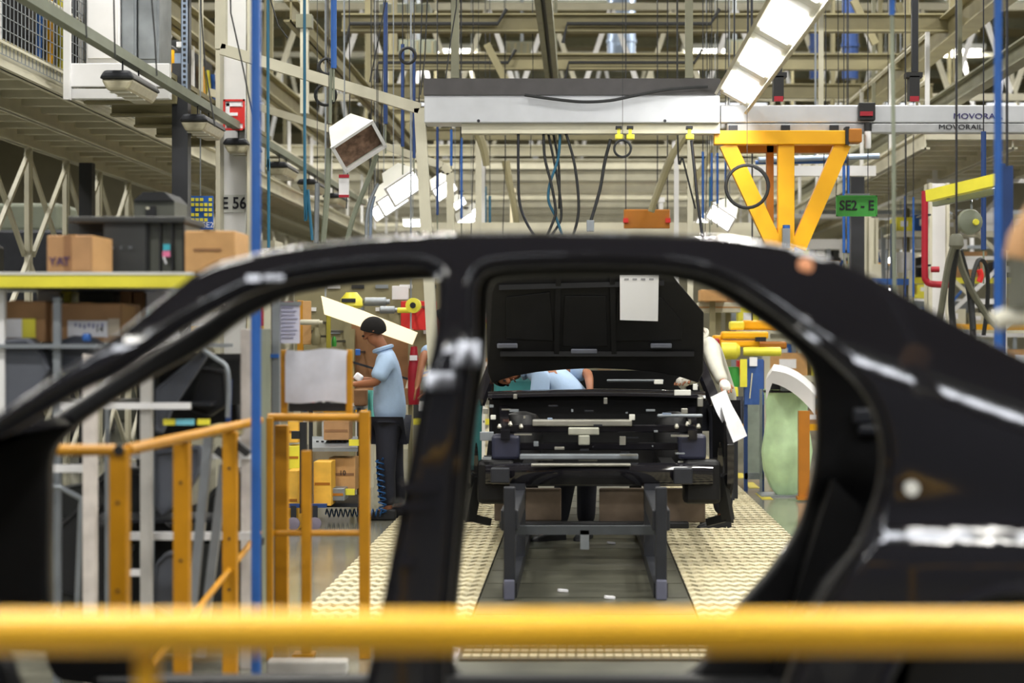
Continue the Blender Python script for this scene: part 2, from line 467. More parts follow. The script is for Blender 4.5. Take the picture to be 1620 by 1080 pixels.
for (nm, fr, holes, m) in (('side_panel', False, [front_n, rear_n], PAINT), ('side_panel', True, [front_f, rear_f], PAINT)):
    hp = [smooth_poly(h, fr) for h in holes]
    if fr:
        # far contour lies just above the far door openings, where the photo shows one black band
        top = [(-500, 770), (-160, 712), (20, 690), (90, 655), (170, 602), (250, 552), (300, 522), (340, 497), (390, 462), (440, 430), (490, 416), (560, 406), (640, 402), (900, 400), (1050, 402), (1140, 405)]
        outf = [side_pt(x, y, True) for x, y in top] + [p for p in outer_n if p[0] > 0.5 or p[1] < 0.62]
    else: outf = outer_n
    yo = (lambda X, Z, d: ynear(X, Z) - d + 0.012) if not fr else (lambda X, Z, d: 2*YC - ynear(X, Z) + d - 0.012)
    yi = (lambda X, Z, d: ynear(X, Z) + 0.055 - d) if not fr else (lambda X, Z, d: 2*YC - ynear(X, Z) - 0.055 + d)
    sp = plate('side_panel', outf, [offset(h, 0.018) for h in hp], yo, 0.03, m, car)
    ip = plate('inner_frame', offset(outf, -0.012), hp, yi, 0.075, PAINT_IN, sp, bev=0.015, step=.06)
    # door seal flange round each opening
    for h in hp:
        pts = [Vector((x, (ynear(x, z) + 0.02) if not fr else (2*YC - ynear(x, z) - 0.02), z)) for x, z in offset(h, 0.008)]
        MB().tube(pts + [pts[0]], 0.008, 6).build('door_flange', PAINT, sp)
# roof skin
skyw = [side_pt(x, y, False) for x, y in sky]
roofp = [p for p in skyw if -0.80 < p[0] < 0.52]
grid = []
for (X, Z) in [(v.x, v.y) for v in cat_rom([(*p, 0) for p in roofp], 3)]:
    ya = ynear(X, Z); row = []
    for j in range(15):
        t = j / 14
        row.append((X, ya + (2*YC - 2*ya) * t, Z - 0.012 + 0.035 * (1 - (2*t - 1)**4)))
    grid.append(row)
MB().sheet(grid, -0.02, (0, 0, 1)).build('roof_panel', PAINT, car)
# rear screen surround, boot deck, hood, front and rear ends, floor
def cross(pxs, name, m, dz=0.0, rise=0.02, th=-0.03):
    g = []
    for x, y in pxs:
        X, Z = side_pt(x, y, False); ya = ynear(X, Z) + 0.015
        g.append([(X, ya + (2*YC - 2*ya) * j/10, Z + dz + rise * (1 - (2*j/10 - 1)**4)) for j in range(11)])
    return MB().sheet(g, th, (0, 0, 1)).build(name, m, car)
cross([(1690, 600), (1760, 625), (1850, 642), (1980, 656), (2090, 668), (2160, 692)], 'boot_lid', PAINT)
cross([(-700, 812), (-560, 780), (-400, 752), (-240, 726), (-110, 702)], 'hood', PAINT)
def endcap(x, name, z0, z1):
    MB().box(x - .03, x + .03, Y0 + 0.05, 2*YC - Y0 - 0.05, z0, z1).build(name, PAINT_IN, car, bevel=0.02)
endcap(1.93, 'rear_panel', 0.42, 1.26); endcap(-2.46, 'front_crossmember', 0.45, 1.0)
MB().box(-2.3, 1.9, Y0 + 0.09, 2*YC - Y0 - 0.09, 0.36, 0.40).build('floor_pan', PAINT_IN, car)
for yy in (Y0 + 0.12, 2*YC - Y0 - 0.12):
    MB().box(-1.45, 0.62, yy - .05, yy + .05, 0.33, 0.485).build('sill', PAINT_IN, car, bevel=0.02)
# wheel arch lips, hinge plates and latch brackets on the near side
for cx in (1610, -220):
    pts = []
    for k in range(21):
        a = pi * k / 20; X, Z = side_pt(cx + 226*cos(a), 1165 - 232*sin(a), False); pts.append((X, ynear(X, Z) - 0.008, Z))
    MB().tube(pts, 0.016, 8).build('wheel_arch_lip', PAINT, car)
for (x, y, w, h, tl_) in ((698, 603, 56, 30, 20), (738, 560, 40, 44, 19), (664, 770, 60, 16, 20), (652, 800, 62, 12, 20), (645, 888, 24, 14, 21), (420, 440, 60, 10, 16)):
    X, Z = side_pt(x, y, False); yy = ynear(X, Z) - .012; t = radians(tl_); hh = h/1360
    mb = MB(); g = []
    for i in range(5):
        v = -1 + 2*i/4; aa = t + radians(5)*v
        g.append([(X + w/1360*u, yy + (hh*v)*sin(t) + .004*u*u, Z + hh*v*cos(t)) for u in (-1, -.5, 0, .5, 1)])
    mb.sheet(g, .03, (0, 1, 0)).build('hinge_plate', PAINT, car)
for (x, y, w, h) in ((1362, 655, 44, 24), (1368, 676, 40, 16), (1345, 560, 50, 16)):
    X, Z = side_pt(x, y, True); yy = 2*YC - ynear(X, Z) - 0.11
    MB().box(X - w/1040, X + w/1040, yy - 0.03, yy, Z - h/1040, Z + h/1040).build('latch_bracket', GREY_D, car, bevel=0.008)
X, Z = side_pt(1274, 421, False); MB().lathe((X, ynear(X, Z) - .004, Z), [(0.0, -.006), (.018, -.004), (.020, .004), (0.0, .01)], 20, 'y').build('roof_reflection', mat('orange_reflection_tint', srgb(232, 160, 116), 0.5), car)  # orange reflection in the car paint, put in as a small coloured disc
MB().lathe(W(1442, 772, 4.385), [(0.0, -.006), (.017, -.006), (.017, .004), (0.0, .004)], 16, 'y').build('filler_plug', REFL, car)
# wheel houses and rear door jambs
for cx in (1610,):
    X, Z = side_pt(cx, 1165, False)
    for y0, y1 in ((Y0 + .05, Y0 + .30), (2*YC - Y0 - .30, 2*YC - Y0 - .03)):
        pts = [(X + .365*cos(pi*k/16), Z + .365*sin(pi*k/16)) for k in range(17)]
        MB().prism(pts, y0, y1).build('wheel_house', PAINT_IN, car)
        MB().prism([(X - .48, Z - .2), (X - .30, Z - .2), (X - .18, Z + .42), (X - .26, Z + .5)], y1 - .12 if y0 > YC else y0, y1 if y0 > YC else y0 + .12).build('jamb_box', PAINT_IN, car)
# carrier that the body rides on
sk = thing('body_carrier', 'low dark steel carrier under the black car body shell', 'carrier', (0.2, YC, 0))
for xx in (-1.6, 1.3):
    for yy in (YC - .45, YC + .45):
        MB().box(xx - .04, xx + .04, yy - .04, yy + .04, 0.12, 0.335).build('post', GREY_D, sk)
for yy in (YC - .45, YC + .45): MB().box(-2.0, 1.8, yy - .06, yy + .06, 0.0, 0.12).build('runner', GREY_D, sk)

# ------------------------------------------------------------------ yellow guard rail in front
rl = thing('guard_rail', 'thick yellow tubular guard rail running in front of the black car body', 'guard rail', (0, 2.56, 0))
MB().tube([(-3.2, 2.56, 1.099), (-1, 2.56, 1.099), (1, 2.56, 1.099), (3.2, 2.56, 1.099)], 0.0295, 20).build('top_rail', YELLOW, rl)
MB().tube([(-3.2, 2.56, .55), (3.2, 2.56, .55)], 0.021, 14).build('mid_rail', YELLOW, rl)
for xx in (-2.2, -0.590, 1.05, 2.6):
    MB().tube([(xx, 2.58, 0.0), (xx, 2.58, 1.09)], 0.016, 14).build('post', YELLOW, rl)
    MB().lathe((xx, 2.58, 0), [(.06, 0), (.06, .012), (.02, .014)], 16).build('foot_plate', YELLOW, rl)

# tube lamps above the walkway between the rail and the car body (mirrored in its paint)
lp = None
for i in range(6):
    x = -3.4 + i * 1.42
    if lp is None:
        lp = thing('tube_lamp', 'long white tube lamp above the walkway beside the black car body', 'lamp', (x, 2.5, 2.98), 'tube lamps above the front walkway')
        MB().box(x - .64, x + .64, 2.38, 2.62, 3.03, 3.10).build('housing', REFL, lp)
        MB().box(x - .61, x + .61, 2.435, 2.565, 3.00, 3.032).build('diffuser', LAMP_F, lp)
        for s in (-.5, .5): MB().bar((x + s, 2.5, 3.1), (x + s, 2.5, 3.3), .015).build('hanger', GREY, lp)
    else: dup(lp, (x, 2.5, 2.98))
MB().box(-4.2, 4.6, 2.46, 2.54, 3.3, 3.38).build('lamp_rail', GREYGREEN, label='grey green steel channel carrying the tube lamps above the front walkway', cat='channel')
# ------------------------------------------------------------------ overhead steel
def ibeam(mb, p, q, w, h, t=0.02):
    p = Vector(p); q = Vector(q); u = Vector((0, 0, 1))
    mb.bar(p + u*(h/2 - t/2), q + u*(h/2 - t/2), w, t); mb.bar(p - u*(h/2 - t/2), q - u*(h/2 - t/2), w, t); mb.bar(p, q, t, h)
    return mb
ys = [21.9, 25.0] + [28.0 + 3*i for i in range(13)]
for i, y in enumerate(ys):
    x0, x1 = (-2.75, 4.6) if i < 2 else ((-3.4, 5.2) if i < 5 else (-7, 7.5))
    b = thing('cross_beam', 'cream cross beam with black conduits along its web above the boxed beam' if i < 2 else 'plain cream steel cross beam spanning above the assembly line', 'beam', ((x0+x1)/2, y, 5.0), 'cream cross beams with conduits' if i < 2 else 'plain cream cross beams above the line')
    ibeam(MB(), (x0, y, 5.1), (x1, y, 5.1), 0.16, 0.21).build('beam', CREAM_D if i < 5 else CREAM, b)  # nearer beams get the shade-darkened cream, farther ones the lit cream
    if i < 2:
        for xa, xb in ((x0 + .05, x0 + 1.8), (-.2, 1.5)):
            MB().tube([(xa, y - .09, 4.86), (xa + .05, y - .09, 5.08), (xb, y - .09, 5.08), (xb + .1, y - .09, 5.25)], 0.022, 6).build('conduit', RUBBER, b)
    for xh in (x0 + .3, x1 - .3): MB().bar((xh, y, 5.2), (xh, y, 9.5), .07).build('hanger', CREAM_D, b)
tb = MB(); ibeam(tb, (-3.0, 19.7, 5.1), (4.8, 19.7, 5.1), 0.2, 0.12)
b = thing('pale_beam', 'pale blue-grey thin beam just in front of the cream cross beams', 'beam', (0.9, 19.7, 5.04))
tb.build('beam', GALV, b)
for xh in (-2.6, 4.4): MB().bar((xh, 19.7, 5.16), (xh, 19.7, 9.5), .06).build('hanger', CREAM_D, b)
# long rails that follow the line
def long_beam(name, label, X, z, Y0_, Y1_, w, h, m, twin=False):
    o = thing(name, label, 'beam', (X, (Y0_+Y1_)/2, z))
    if twin:
        for s in (-1, 1): MB().bar((X + s*w*.32, Y0_, z), (X + s*w*.32, Y1_, z), w*.36, h).build('channel', m, o)
        MB().bar((X, Y0_, z + h*.4), (X, Y1_, z + h*.4), w*.5, .02).build('web', GREY_D, o)
    else: ibeam(MB(), (X, Y0_, z), (X, Y1_, z), w, h).build('beam', m, o)
    y = Y0_ + 1
    while y < Y1_:
        MB().bar((X, y, z + h/2), (X, y, 9.5), .05).build('hanger', m, o); y += 6
    return o
long_beam('twin_rail', 'olive twin rail running lengthways above the white boxed beam', -0.37, 4.86, 15.4, 32, .17, .12, OLIVE, True)
long_beam('runway_beam', 'thick shaded cream runway beam lengthways on the sign side of the line', 4.25, 5.0, 13, 40, .22, .32, CREAM_D)
long_beam('runway_beam', 'pale olive runway beam just below the thick shaded cream one', 4.1, 4.12, 13.5, 40, .14, .20, OLIVE)
long_beam('runway_beam', 'cream runway beam above the red letter sign column', -4.4, 5.0, 14, 44, .2, .30, CREAM_D)
long_beam('runway_beam', 'cream runway beam between the blue pipes and the mezzanine', -2.9, 4.75, 19, 44, .14, .22, CREAM_D)
# knee braces and sheet plates in the upper space
for (xa, ya, xb, yb, Y, lab) in ((1090, 300, 1205, 120, 26, 'shaded cream diagonal brace rising behind the tilted lamp row'), (1385, 70, 1350, 0, 24, 'slim cream brace above the rail lettering'),
                                 (770, 70, 800, 128, 24, 'short cream brace hanging above the white boxed beam'), (1445, 75, 1420, 5, 26, 'slim cream brace beside the thick olive runway beam')):
    MB().bar(W(xa, ya, Y), W(xb, yb, Y), .09).build('diagonal_brace', CREAM_D, label=lab, cat='brace')
# lattice roof trusses
for ti, Y in enumerate((33.5, 46.0)):
    t = thing('roof_truss', ('white lattice roof truss crossing in front of the galvanised duct', 'taller white lattice roof truss beyond the galvanised duct')[ti], 'truss', (0, Y, 5.7))
    z0, z1 = 5.7, 7.3 + ti
    for z in (z0, z1): MB().bar((-12, Y, z), (12, Y, z), .12).build('chord', CREAM, t)
    n = 22
    for i in range(n):
        xa = -12 + 24*i/n; xb = -12 + 24*(i+1)/n; xm = (xa + xb)/2
        MB().bar((xa, Y, z0), (xm, Y, z1), .085).build('lattice_bar', WHITE if i % 3 else CREAM, t)
        MB().bar((xm, Y, z1), (xb, Y, z0), .085).build('lattice_bar', WHITE if i % 2 else CREAM, t)
    for x in (-11.9, 11.9): MB().bar((x, Y, z1), (x, Y, 9.5), .12).build('stub_post', CREAM, t)
# ducts and roof clutter
def duct(px, y1, Y, r, m, lab):
    p = W(px, 0, Y); z = EYE - (y1 - CY)/F*Y
    o = thing('duct', lab, 'duct', (p.x, Y, z))
    MB().lathe((p.x, Y, z), [(r, 0), (r, 9.4 - z)], 20).build('tube', m, o)
    for k in range(3): MB().lathe((p.x, Y, z + .5 + k*1.2), [(r + .02, 0), (r + .02, .06)], 20).build('band', m, o)
duct(983, 110, 36, 0.27, GALV, 'round galvanised vertical duct behind the cross beams')
duct(1345, 125, 30, 0.13, BLUE_D, 'slim blue vertical duct beyond the lamp row')
duct(1290, 125, 32, 0.10, BLUE_D, 'thin blue vertical duct beside the slim one')
for (x0, y0, x1, y1, Y, m, lab) in ((630, 62, 690, 100, 31, GREYGREEN, 'grey green ventilation box between the two cross beams with black conduits'), (600, 5, 680, 36, 27, GREYGREEN, 'grey green fan housing above the first cross beam with conduits'),
                                   (1150, 62, 1178, 92, 31, GREYGREEN, 'small teal grey box beside the lamp row'), (800, 65, 850, 97, 34, OLIVE, 'ribbed olive vent box beside the galvanised duct')):
    o = thing('vent_box', lab, 'vent', W((x0+x1)/2, y1, Y))
    MB().pbox(x0, y0, x1, y1, Y, .5).build('body', m, o, bevel=.02)
    for k in range(5):
        xx = x0 + (x1-x0)*(k+.5)/5
        MB().pbox(xx - 1.5, y0 + 3, xx + 1.5, y1 - 3, Y - .03, .03).build('rib', CREAM_D, o)
    a = W((x0+x1)/2, y0, Y); MB().bar((a.x, Y + .25, a.z), (a.x, Y + .25, 9.5), .06).build('hanger', GREY, o)

# ------------------------------------------------------------------ white boxed beam and lettered rail
wbx = thing('boxed_beam', 'wide white boxed beam with dark top edge above the open hood', 'beam', (0, 14.8, 3.17))
MB().pbox(671, 150, 1139, 194, 14.8, .3).build('front_panel', ALU, wbx, bevel=.008)
MB().pbox(670, 124, 1140, 150, 14.78, .34).build('dark_cover', mat('charcoal_cover', srgb(72, 70, 72), .5), wbx)
MB().pbox(730, 194, 1139, 211, 14.86, .12).build('lower_channel', CREAM, wbx)
for x in (757, 1052): MB().lathe(W(x, 191, 14.79), [(.012, 0), (.012, .02)], 10, 'y').build('bolt', GREY_D, wbx)
pts = cat_rom([W(x, y, 14.74) for x, y in ((830, 150), (870, 156), (920, 161), (965, 159), (1005, 151), (1060, 141), (1120, 137))], 5)
MB().tube(pts, .012, 6).build('drooping_cable', RUBBER, wbx)
for x in (720, 1090):
    a = W(x, 124, 14.9); MB().bar(a, (a.x, a.y, 9.5), .06).build('hanger', OLIVE, wbx)
rail = thing('crane_rail', 'silver crane rail with navy lettering carrying the orange hoist frame', 'rail', (2.6, 15.0, 3.1))
MB().pbox(1140, 166, 1800, 194, 15.0, .10).build('upper_profile', ALU, rail, bevel=.01)
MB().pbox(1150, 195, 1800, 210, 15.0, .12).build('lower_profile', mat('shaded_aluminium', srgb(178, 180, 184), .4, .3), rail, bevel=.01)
a = W(1547, 184, 14.99); text('MOVORAIL', .062, a, INK_B, 'lettering', rail, bold=0.0, sx=1.25)
a = W(1520, 201, 14.99); text('MOVORAIL', .056, a, INK, 'lettering', rail, bold=0.0, sx=1.25)
for x in (1232, 1447):
    o = MB().pbox(x - 8, 120, x + 8, 158, 15.0, .12); o.pbox(x - 13, 114, x + 13, 122, 15.0, .12)
    o.build('hanger_clamp', BLACK, rail); MB().pbox(x - 7, 152, x + 7, 160, 14.98, .03).build('clamp_lug', RED, rail)
    a = W(x, 114, 15.06); MB().bar(a, (a.x, a.y, 9.55), .05).build('drop_rod', GREY_D, rail)
es = thing('end_stop', 'black end stop with red lug and white buffer on the crane rail', 'end stop', W(1372, 210, 14.95))
MB().pbox(1359, 162, 1385, 190, 14.93, .07).build('clamp', BLACK, es, bevel=.006)
MB().pbox(1361, 176, 1381, 183, 14.91, .03).build('red_lug', RED, es)
MB().lathe(W(1373, 235, 14.95), [(.02, 0), (.026, .01), (.026, .13), (.02, .14)], 12).build('white_buffer', WHITE, es)
MB().lathe(W(1373, 207, 14.95), [(.03, 0), (.03, .06)], 12).build('cap', BLACK, es)

# orange hoist frame
hz = thing('hoist_frame', 'bright orange triangular hoist frame hanging from the crane rail', 'hoist', W(1245, 385, 15.0))
MB().pbox(1130, 206, 1340, 228, 14.9, .12).build('top_bar', HOIST, hz, bevel=.006)
MB().pbox(1343, 203, 1364, 225, 14.86, .16).build('end_block', HOIST_D, hz, bevel=.01)
MB().pbox(1338, 200, 1344, 228, 14.87, .14).build('end_clamp', BLACK, hz)
MB().pbox(1231, 228, 1257, 402, 14.93, .1).build('mast', HOIST, hz, bevel=.006)
MB().bar(W(1150, 228, 14.98), W(1228, 395, 14.98), .125, .1, (0,1,0)).build('diagonal_arm', HOIST, hz)
MB().bar(W(1333, 228, 14.98), W(1262, 392, 14.98), .125, .1, (0,1,0)).build('diagonal_arm', HOIST, hz)
MB().pbox(1150, 229, 1330, 241, 15.22, .1).build('rear_bar', HOIST_D, hz)
MB().pbox(1213, 229, 1224, 395, 15.22, .08).build('rear_strut', HOIST_D, hz)
for x in (1160, 1243, 1320): MB().pbox(x - 7, 198, x + 7, 207, 14.96, .08).build('trolley', GREY_D, hz)
MB().pbox(1238, 361, 1250, 392, 14.86, .06).build('valve', GREY, hz); MB().lathe(W(1244, 362, 14.89), [(.03,0),(.03,.03)], 12).build('blue_cap', BLUE, hz)
# big coiled hose ring hung on the frame
def ring(cx, cy, r, Y, th, m, name, lab, turns=2.2):
    pts = [W(cx + r*(1+.03*k/40)*cos(a), cy + r*(1+.03*k/40)*sin(a), Y + .03*k/40) for k, a in enumerate([2*pi*turns*i/60 - 1.2 for i in range(61)])]
    o = MB().tube(pts, th, 6).build(name, m, label=lab, cat='hose')
    a = W(cx, cy - r, Y); MB().bar(a, (a.x, a.y, 9.5), .004).build('hook_cord', GREY_D, o)
    return o
ring(1182, 295, 33, 14.6, .012, RUBBER, 'coiled_hose', 'large round black hose coil beside the orange hoist frame')
ring(985, 235, 13, 14.6, .009, RUBBER, 'coiled_hose', 'small round black cable loop under the white boxed beam')

# yellow cable trolleys under the boxed beam
for i, x in enumerate((979, 997, 1091)):
    o = thing('cable_trolley', ('yellow cable trolley left of the small black cable loop', 'yellow cable trolley right of the small black cable loop', 'yellow cable trolley beside the orange hoist frame')[i].replace('left of', 'holding the long black cable beside').replace('right of', 'directly above') , 'trolley', W(x, 222, 14.72))
    MB().pbox(x - 5, 199, x + 5, 203, 14.7, .1).build('wheel_bracket', BLACK, o)
    MB().pbox(x - 2.5, 203, x + 2.5, 213, 14.72, .05).build('stem', LEMON, o)
    MB().pbox(x - 6, 212, x + 7, 220, 14.7, .08).build('saddle', LEMON, o, bevel=.008)
# hanging cables and hoses (each one its own)
def cable(pxs, Y, th, m, lab, name='hanging_cable', cat='cable', group=None, dy=0.0):
    n = len(pxs)
    pts = cat_rom([W(x, y, Y + dy*i/max(1, n-1)) for i, (x, y) in enumerate(pxs)], 6)
    return MB().tube(pts, th, 6).build(name, m, label=lab, cat=cat, group=group)
G = 'cables hanging under the white boxed beam'
cable([(820,210),(820,270),(822,320),(833,352),(850,380)], 14.9, .011, GREY_D, 'dark cable hanging from the boxed beam and curving outward', group=G)
cable([(860,210),(862,250),(872,290),(879,330),(877,345),(866,372)], 14.9, .011, RUBBER, 'black cable of the bundle that bends back at its end', group=G)
cable([(867,210),(878,262),(886,310),(888,340),(884,355),(868,378)], 14.95, .010, RUBBER, 'black cable in the bundle crossing the bluish cable', group=G)
cable([(875,210),(884,262),(885,330)], 15.0, .010, RUBBER, 'short straight black cable in the cable bundle', group=G)
cable([(886,210),(883,250),(870,290),(868,318),(880,345),(892,380)], 14.92, .011, BLUE_G, 'bluish cable woven through the black cable bundle', group=G)
cable([(895,210),(908,255),(915,310),(914,345),(905,378)], 14.9, .011, RUBBER, 'black cable hanging apart beside the bundle', group=G)
cable([(966,220),(957,255),(949,300),(934,352)], 14.75, .013, RUBBER, 'thick black cable slanting down from the yellow trolley', group=G)
MB().pbox(928, 348, 940, 366, 14.7, .05).build('pendant_plug', GREY, label='small grey plug at the end of the slanting black cable', cat='plug', bevel=.005)
cable([(1094,222),(1099,270),(1104,320),(1112,378)], 14.75, .012, GREY_D, 'grey cable dropping beside the cream post under the yellow trolley', group=G)
cable([(1072,-300),(1072,212),(1080,250),(1090,290),(1100,330)], 16.5, .008, RUBBER, 'thin black cable behind the cream post', group=G)
for i, (x, y1, Y) in enumerate(((548, 330, 17), (662, 190, 16), (583, 330, 19), (602, 230, 17.5), (725, 330, 20), (745, 380, 21), (839, 250, 22), (795, 380, 22), (1148, 300, 19), (1115, 380, 21), (1302, 300, 19), (1322, 330, 20), (1428, 520, 16), (1402, 500, 22))):
    a = W(x, y1, Y); MB().tube([a, (a.x + .03, Y, a.z + 1), (a.x, Y, 9.5)], .005, 5).build('drop_cable', GREY_D, label='thin dark drop cable hanging straight from the overhead beams', cat='cable', group='thin drop cables')
for i, (pp, Y) in enumerate((([(610,0),(602,45),(585,130)], 13), ([(676,0),(672,90),(665,150)], 13.2), ([(722,10),(712,70),(705,125)], 13.4), ([(428,0),(440,40),(455,60)], 13), ([(365,20),(385,110),(400,185)], 11.5), ([(318,20),(325,110),(340,200)], 11.5), ([(240,0),(245,60),(248,120)], 11), ([(180,0),(181,50),(182,90)], 11), ([(136,0),(136,40),(137,60)], 11))):
    P_ = [W(x, y, Y) for x, y in pp]; o = MB().tube([Vector((P_[0].x*2 - P_[1].x, Y, 9.5))] + P_, .005, 5).build('slanting_wire', RUBBER, label='slim black wire hanging in a slant from the roof steel', cat='wire', group='slanting wires')
# coils of black cable on the left
for (cx, cy, r, lab) in ((517, 105, 12, 'tangled black cable coil below the thick blue pipe'), (515, 150, 16, 'loose drooping black cable loops under the tangled coil'), (645, 88, 12, 'black cable coil hanging among the blue pipes')):
    ring(cx, cy, r, 15.2, .012, RUBBER, 'cable_coil', lab, 3.2)

# blue pipes hanging over the left of the line
for (x, y0, y1, Y, w, m) in ((528, -40, 108, 14.2, .045, BLUE), (610, 4, 196, 16, .036, BLUE_D), (637, 70, 232, 17, .032, BLUE_D), (655, 78, 250, 18, .03, BLUE_D), (692, 195, 340, 19, .028, BLUE_D), (714, 205, 262, 20, .028, BLUE), (730, 218, 345, 21, .028, BLUE),
                            (1112, 240, 345, 19, .026, BLUE), (1126, 242, 318, 20, .024, BLUE), (1135, 242, 322, 20, .026, BLUE), (1148, 242, 290, 20, .024, BLUE), (1123, 280, 340, 22, .02, BLUE_G), (768, 295, 352, 24, .03, BLUE_G), (775, 310, 352, 24, .03, BLUE_G),
                            (1335, 262, 400, 19, .03, BLUE), (1342, 262, 400, 19, .028, BLUE), (1432, 310, 470, 21, .026, BLUE_D), (1445, 312, 470, 21, .024, BLUE), (1556, 208, 395, 14, .04, BLUE_D)):
    a = W(x, y1, Y); b = W(x, y0, Y)
    lab_ = ('thick bright blue air pipe before the unlit hood lamp' if x < 540 else 'slim dark blue air pipe behind the sloping gantry arm' if x < 680 else 'slim blue air pipe beside the small gantry arch' if x < 740 else 'short teal air pipe behind the slim white post' if x < 800 else 'slim blue air pipe between the cream post and the big hose coil' if x < 1200
            else 'slim blue air pipe running down behind the green sign' if x < 1400 else 'slim blue air pipe before the red fire pipe' if x < 1500 else 'dark blue air pipe above the tool balancer')
    o = thing('air_pipe', lab_, 'pipe', a, 'blue air pipes, ' + lab_.split(' air pipe ')[1])
    MB().tube([a, b], w/2, 10).build('pipe', m, o)
    MB().tube([b, (b.x, b.y, 9.5)], .005, 6).build('feed_line', GREY_D, o)
    MB().tube([a + Vector((0,0,-.25)), a], .007, 6).build('drop_hose', GREYGREEN, o)
for (pp, Y, lab) in (([(424,120),(425,260),(425,392)], 13, 'dark teal hose hanging straight beside the blue floor pole'), ([(482,215),(487,300),(494,380)], 13.5, 'dark teal hose hanging beyond the blue floor pole')):
    cable([(pp[0][0], -1300)] + pp, Y, .011, BLUE_G, lab, 'teal_hose', 'hose')
for (pp, Y, m, th, lab) in (([(524,108),(523,150),(522,195)], 14.2, GREYGREEN, .012, 'pale hose running from blue pipe to the unlit hood lamp'), ([(520,235),(518,300),(511,385)], 14.5, GREYGREEN, .022, 'grey hanging tube below the unlit hood lamp'),
                        ([(596,245),(580,290),(560,340),(548,385)], 14.8, GREYGREEN, .02, 'slanting grey tube below the unlit hood lamp'), ([(502,290),(501,340),(500,385)], 15, GREY, .02, 'dark grey pendant tube beyond the teal hose'),
                        ([(598,290),(585,320),(580,350),(580,385)], 14.8, GREY, .014, 'curved steel hose below the lit hood lamp'), ([(592,310),(587,335),(586,385)], 15.1, GALV, .014, 'bright curved steel hose beside the grey one')):
    o = cable(pp, Y, th, m, lab, 'pendant_hose', 'hose'); a = W(pp[0][0], pp[0][1], Y); MB().bar(a, (a.x, a.y, 9.5), .005).build('drop_cord', GREY_D, o)

# ------------------------------------------------------------------ tilted lamp row over the right of the line
for i in range(5):
    y = 8.25 + i * 1.48; X, Z = 1.20, 3.35
    ux = Vector((.87, 0, -.49)); un = Vector((-.49, 0, -.87)); c = Vector((X, y, Z))
    o = thing('tilted_lamp', 'glowing tilted lamp panel of the row ending above the crane rail', 'lamp', (X, y, Z), 'tilted lamp row above the line')
    def quadbox(cc, hw, hl, t0, t1):
        vs = [cc + ux*a*hw + Vector((0, b*hl, 0)) + un*t for t in (t0, t1) for a, b in ((-1,-1),(1,-1),(1,1),(-1,1))]
        return MB().add(vs, [(0,1,2,3),(7,6,5,4),(0,4,5,1),(1,5,6,2),(2,6,7,3),(3,7,4,0)])
    quadbox(c, .15, .735, -.07, 0.0).build('housing', REFL, o)
    quadbox(c, .095, .50, -.0, .012).build('diffuser', LAMP_T, o)
    for s in (-1, 1): quadbox(c + ux*s*.14, .012, .735, -.01, .05).build('side_rim', CREAM, o)
    for s in (-1, 1): MB().bar(c + Vector((0, s*.6, .05)), (X, y + s*.6, 9.5), .012).build('hanger', GREY_D, o)

# hood lamps on both sides
def hood_lamp(px, py, Y, side, lit, lab, k=1.0, grp=None):
    c = W(px, py, Y)
    n = Vector((.50*side, -.62, -.60)).normalized(); e1 = Vector((.80*side, .12, .55)); e1 = (e1 - n*e1.dot(n)).normalized(); e2 = n.cross(e1)
    o = thing('hood_lamp', lab, 'lamp', c, grp)
    def fr(a0, b0, d0, a1, b1, d1):
        vs = [c + e1*(x*a)+e2*(y*b)+n*d for a, b, d in ((a0,b0,d0),(a1,b1,d1)) for x, y in ((-1,-1),(1,-1),(1,1),(-1,1))]
        return vs
    S = .155*k
    mb = MB(); mb.add(fr(S*.62, S*.5, -S*1.7, S*1.15, S*.92, 0), [(0,3,2,1),(0,1,5,4),(1,2,6,5),(2,3,7,6),(3,0,4,7)])
    mb.build('hood', REFL, o)
    mb = MB()
    for x, y in ((-1,0),(1,0),(0,-1),(0,1)):
        cc = c + e1*(x*S*1.1) + e2*(y*S*.87)
        if x: mb.bar(cc - e2*S*.92, cc + e2*S*.92, S*.16, S*.1, n)
        else: mb.bar(cc - e1*S*1.15, cc + e1*S*1.15, S*.16, S*.1, n)
    mb.build('rim', WHITE, o)
    mb = MB(); mb.add(fr(S*1.0, S*.78, -.05*k, S*1.02, S*.8, -.03*k), [(0,3,2,1),(4,5,6,7),(0,1,5,4),(1,2,6,5),(2,3,7,6),(3,0,4,7)])
    mb.build('lamp_glass', LAMP if lit else mat('dim_lamp_glass', srgb(120, 96, 80), .25, 0, .5, 18), o)
    t = c - n*S*1.6
    for s in (0.0,): MB().bar(t + Vector((s*k, 0, -.02)), (t.x + s*k, t.y, 9.5), .008).build('hanger', GREY, o)
    MB().tube([t + e1*.06, t - n*.06 + e1*.1, t + e1*.14 - n*.02], .012, 6).build('cable_gland', GREY_D, o)
hood_lamp(568, 232, 14.5, 1, False, 'unlit white hood lamp with brownish glass below the blue pipe', 1.05)
GL = 'lit hood lamps beyond the cream gantry post'
for (x, y, Y, k) in ((640, 297, 18.6, 1.0), (622, 318, 19.6, .9), (606, 331, 21.0, .8), (704, 300, 20.5, .75), (727, 322, 24, .5), (738, 350, 26, .7), (753, 336, 28, .6)):
    hood_lamp(x, y, Y, 1, True, 'lit white hood lamp on the workbench side of the line', k, GL)
for (x, y, Y, k) in ((1140, 344, 21.5, .9), (1118, 362, 24, .95), (1105, 371, 26, .9)):
    hood_lamp(x, y, Y, -1, True, 'lit white hood lamp below the big black hose coil', k, 'lit hood lamps beside the orange hoist frame')
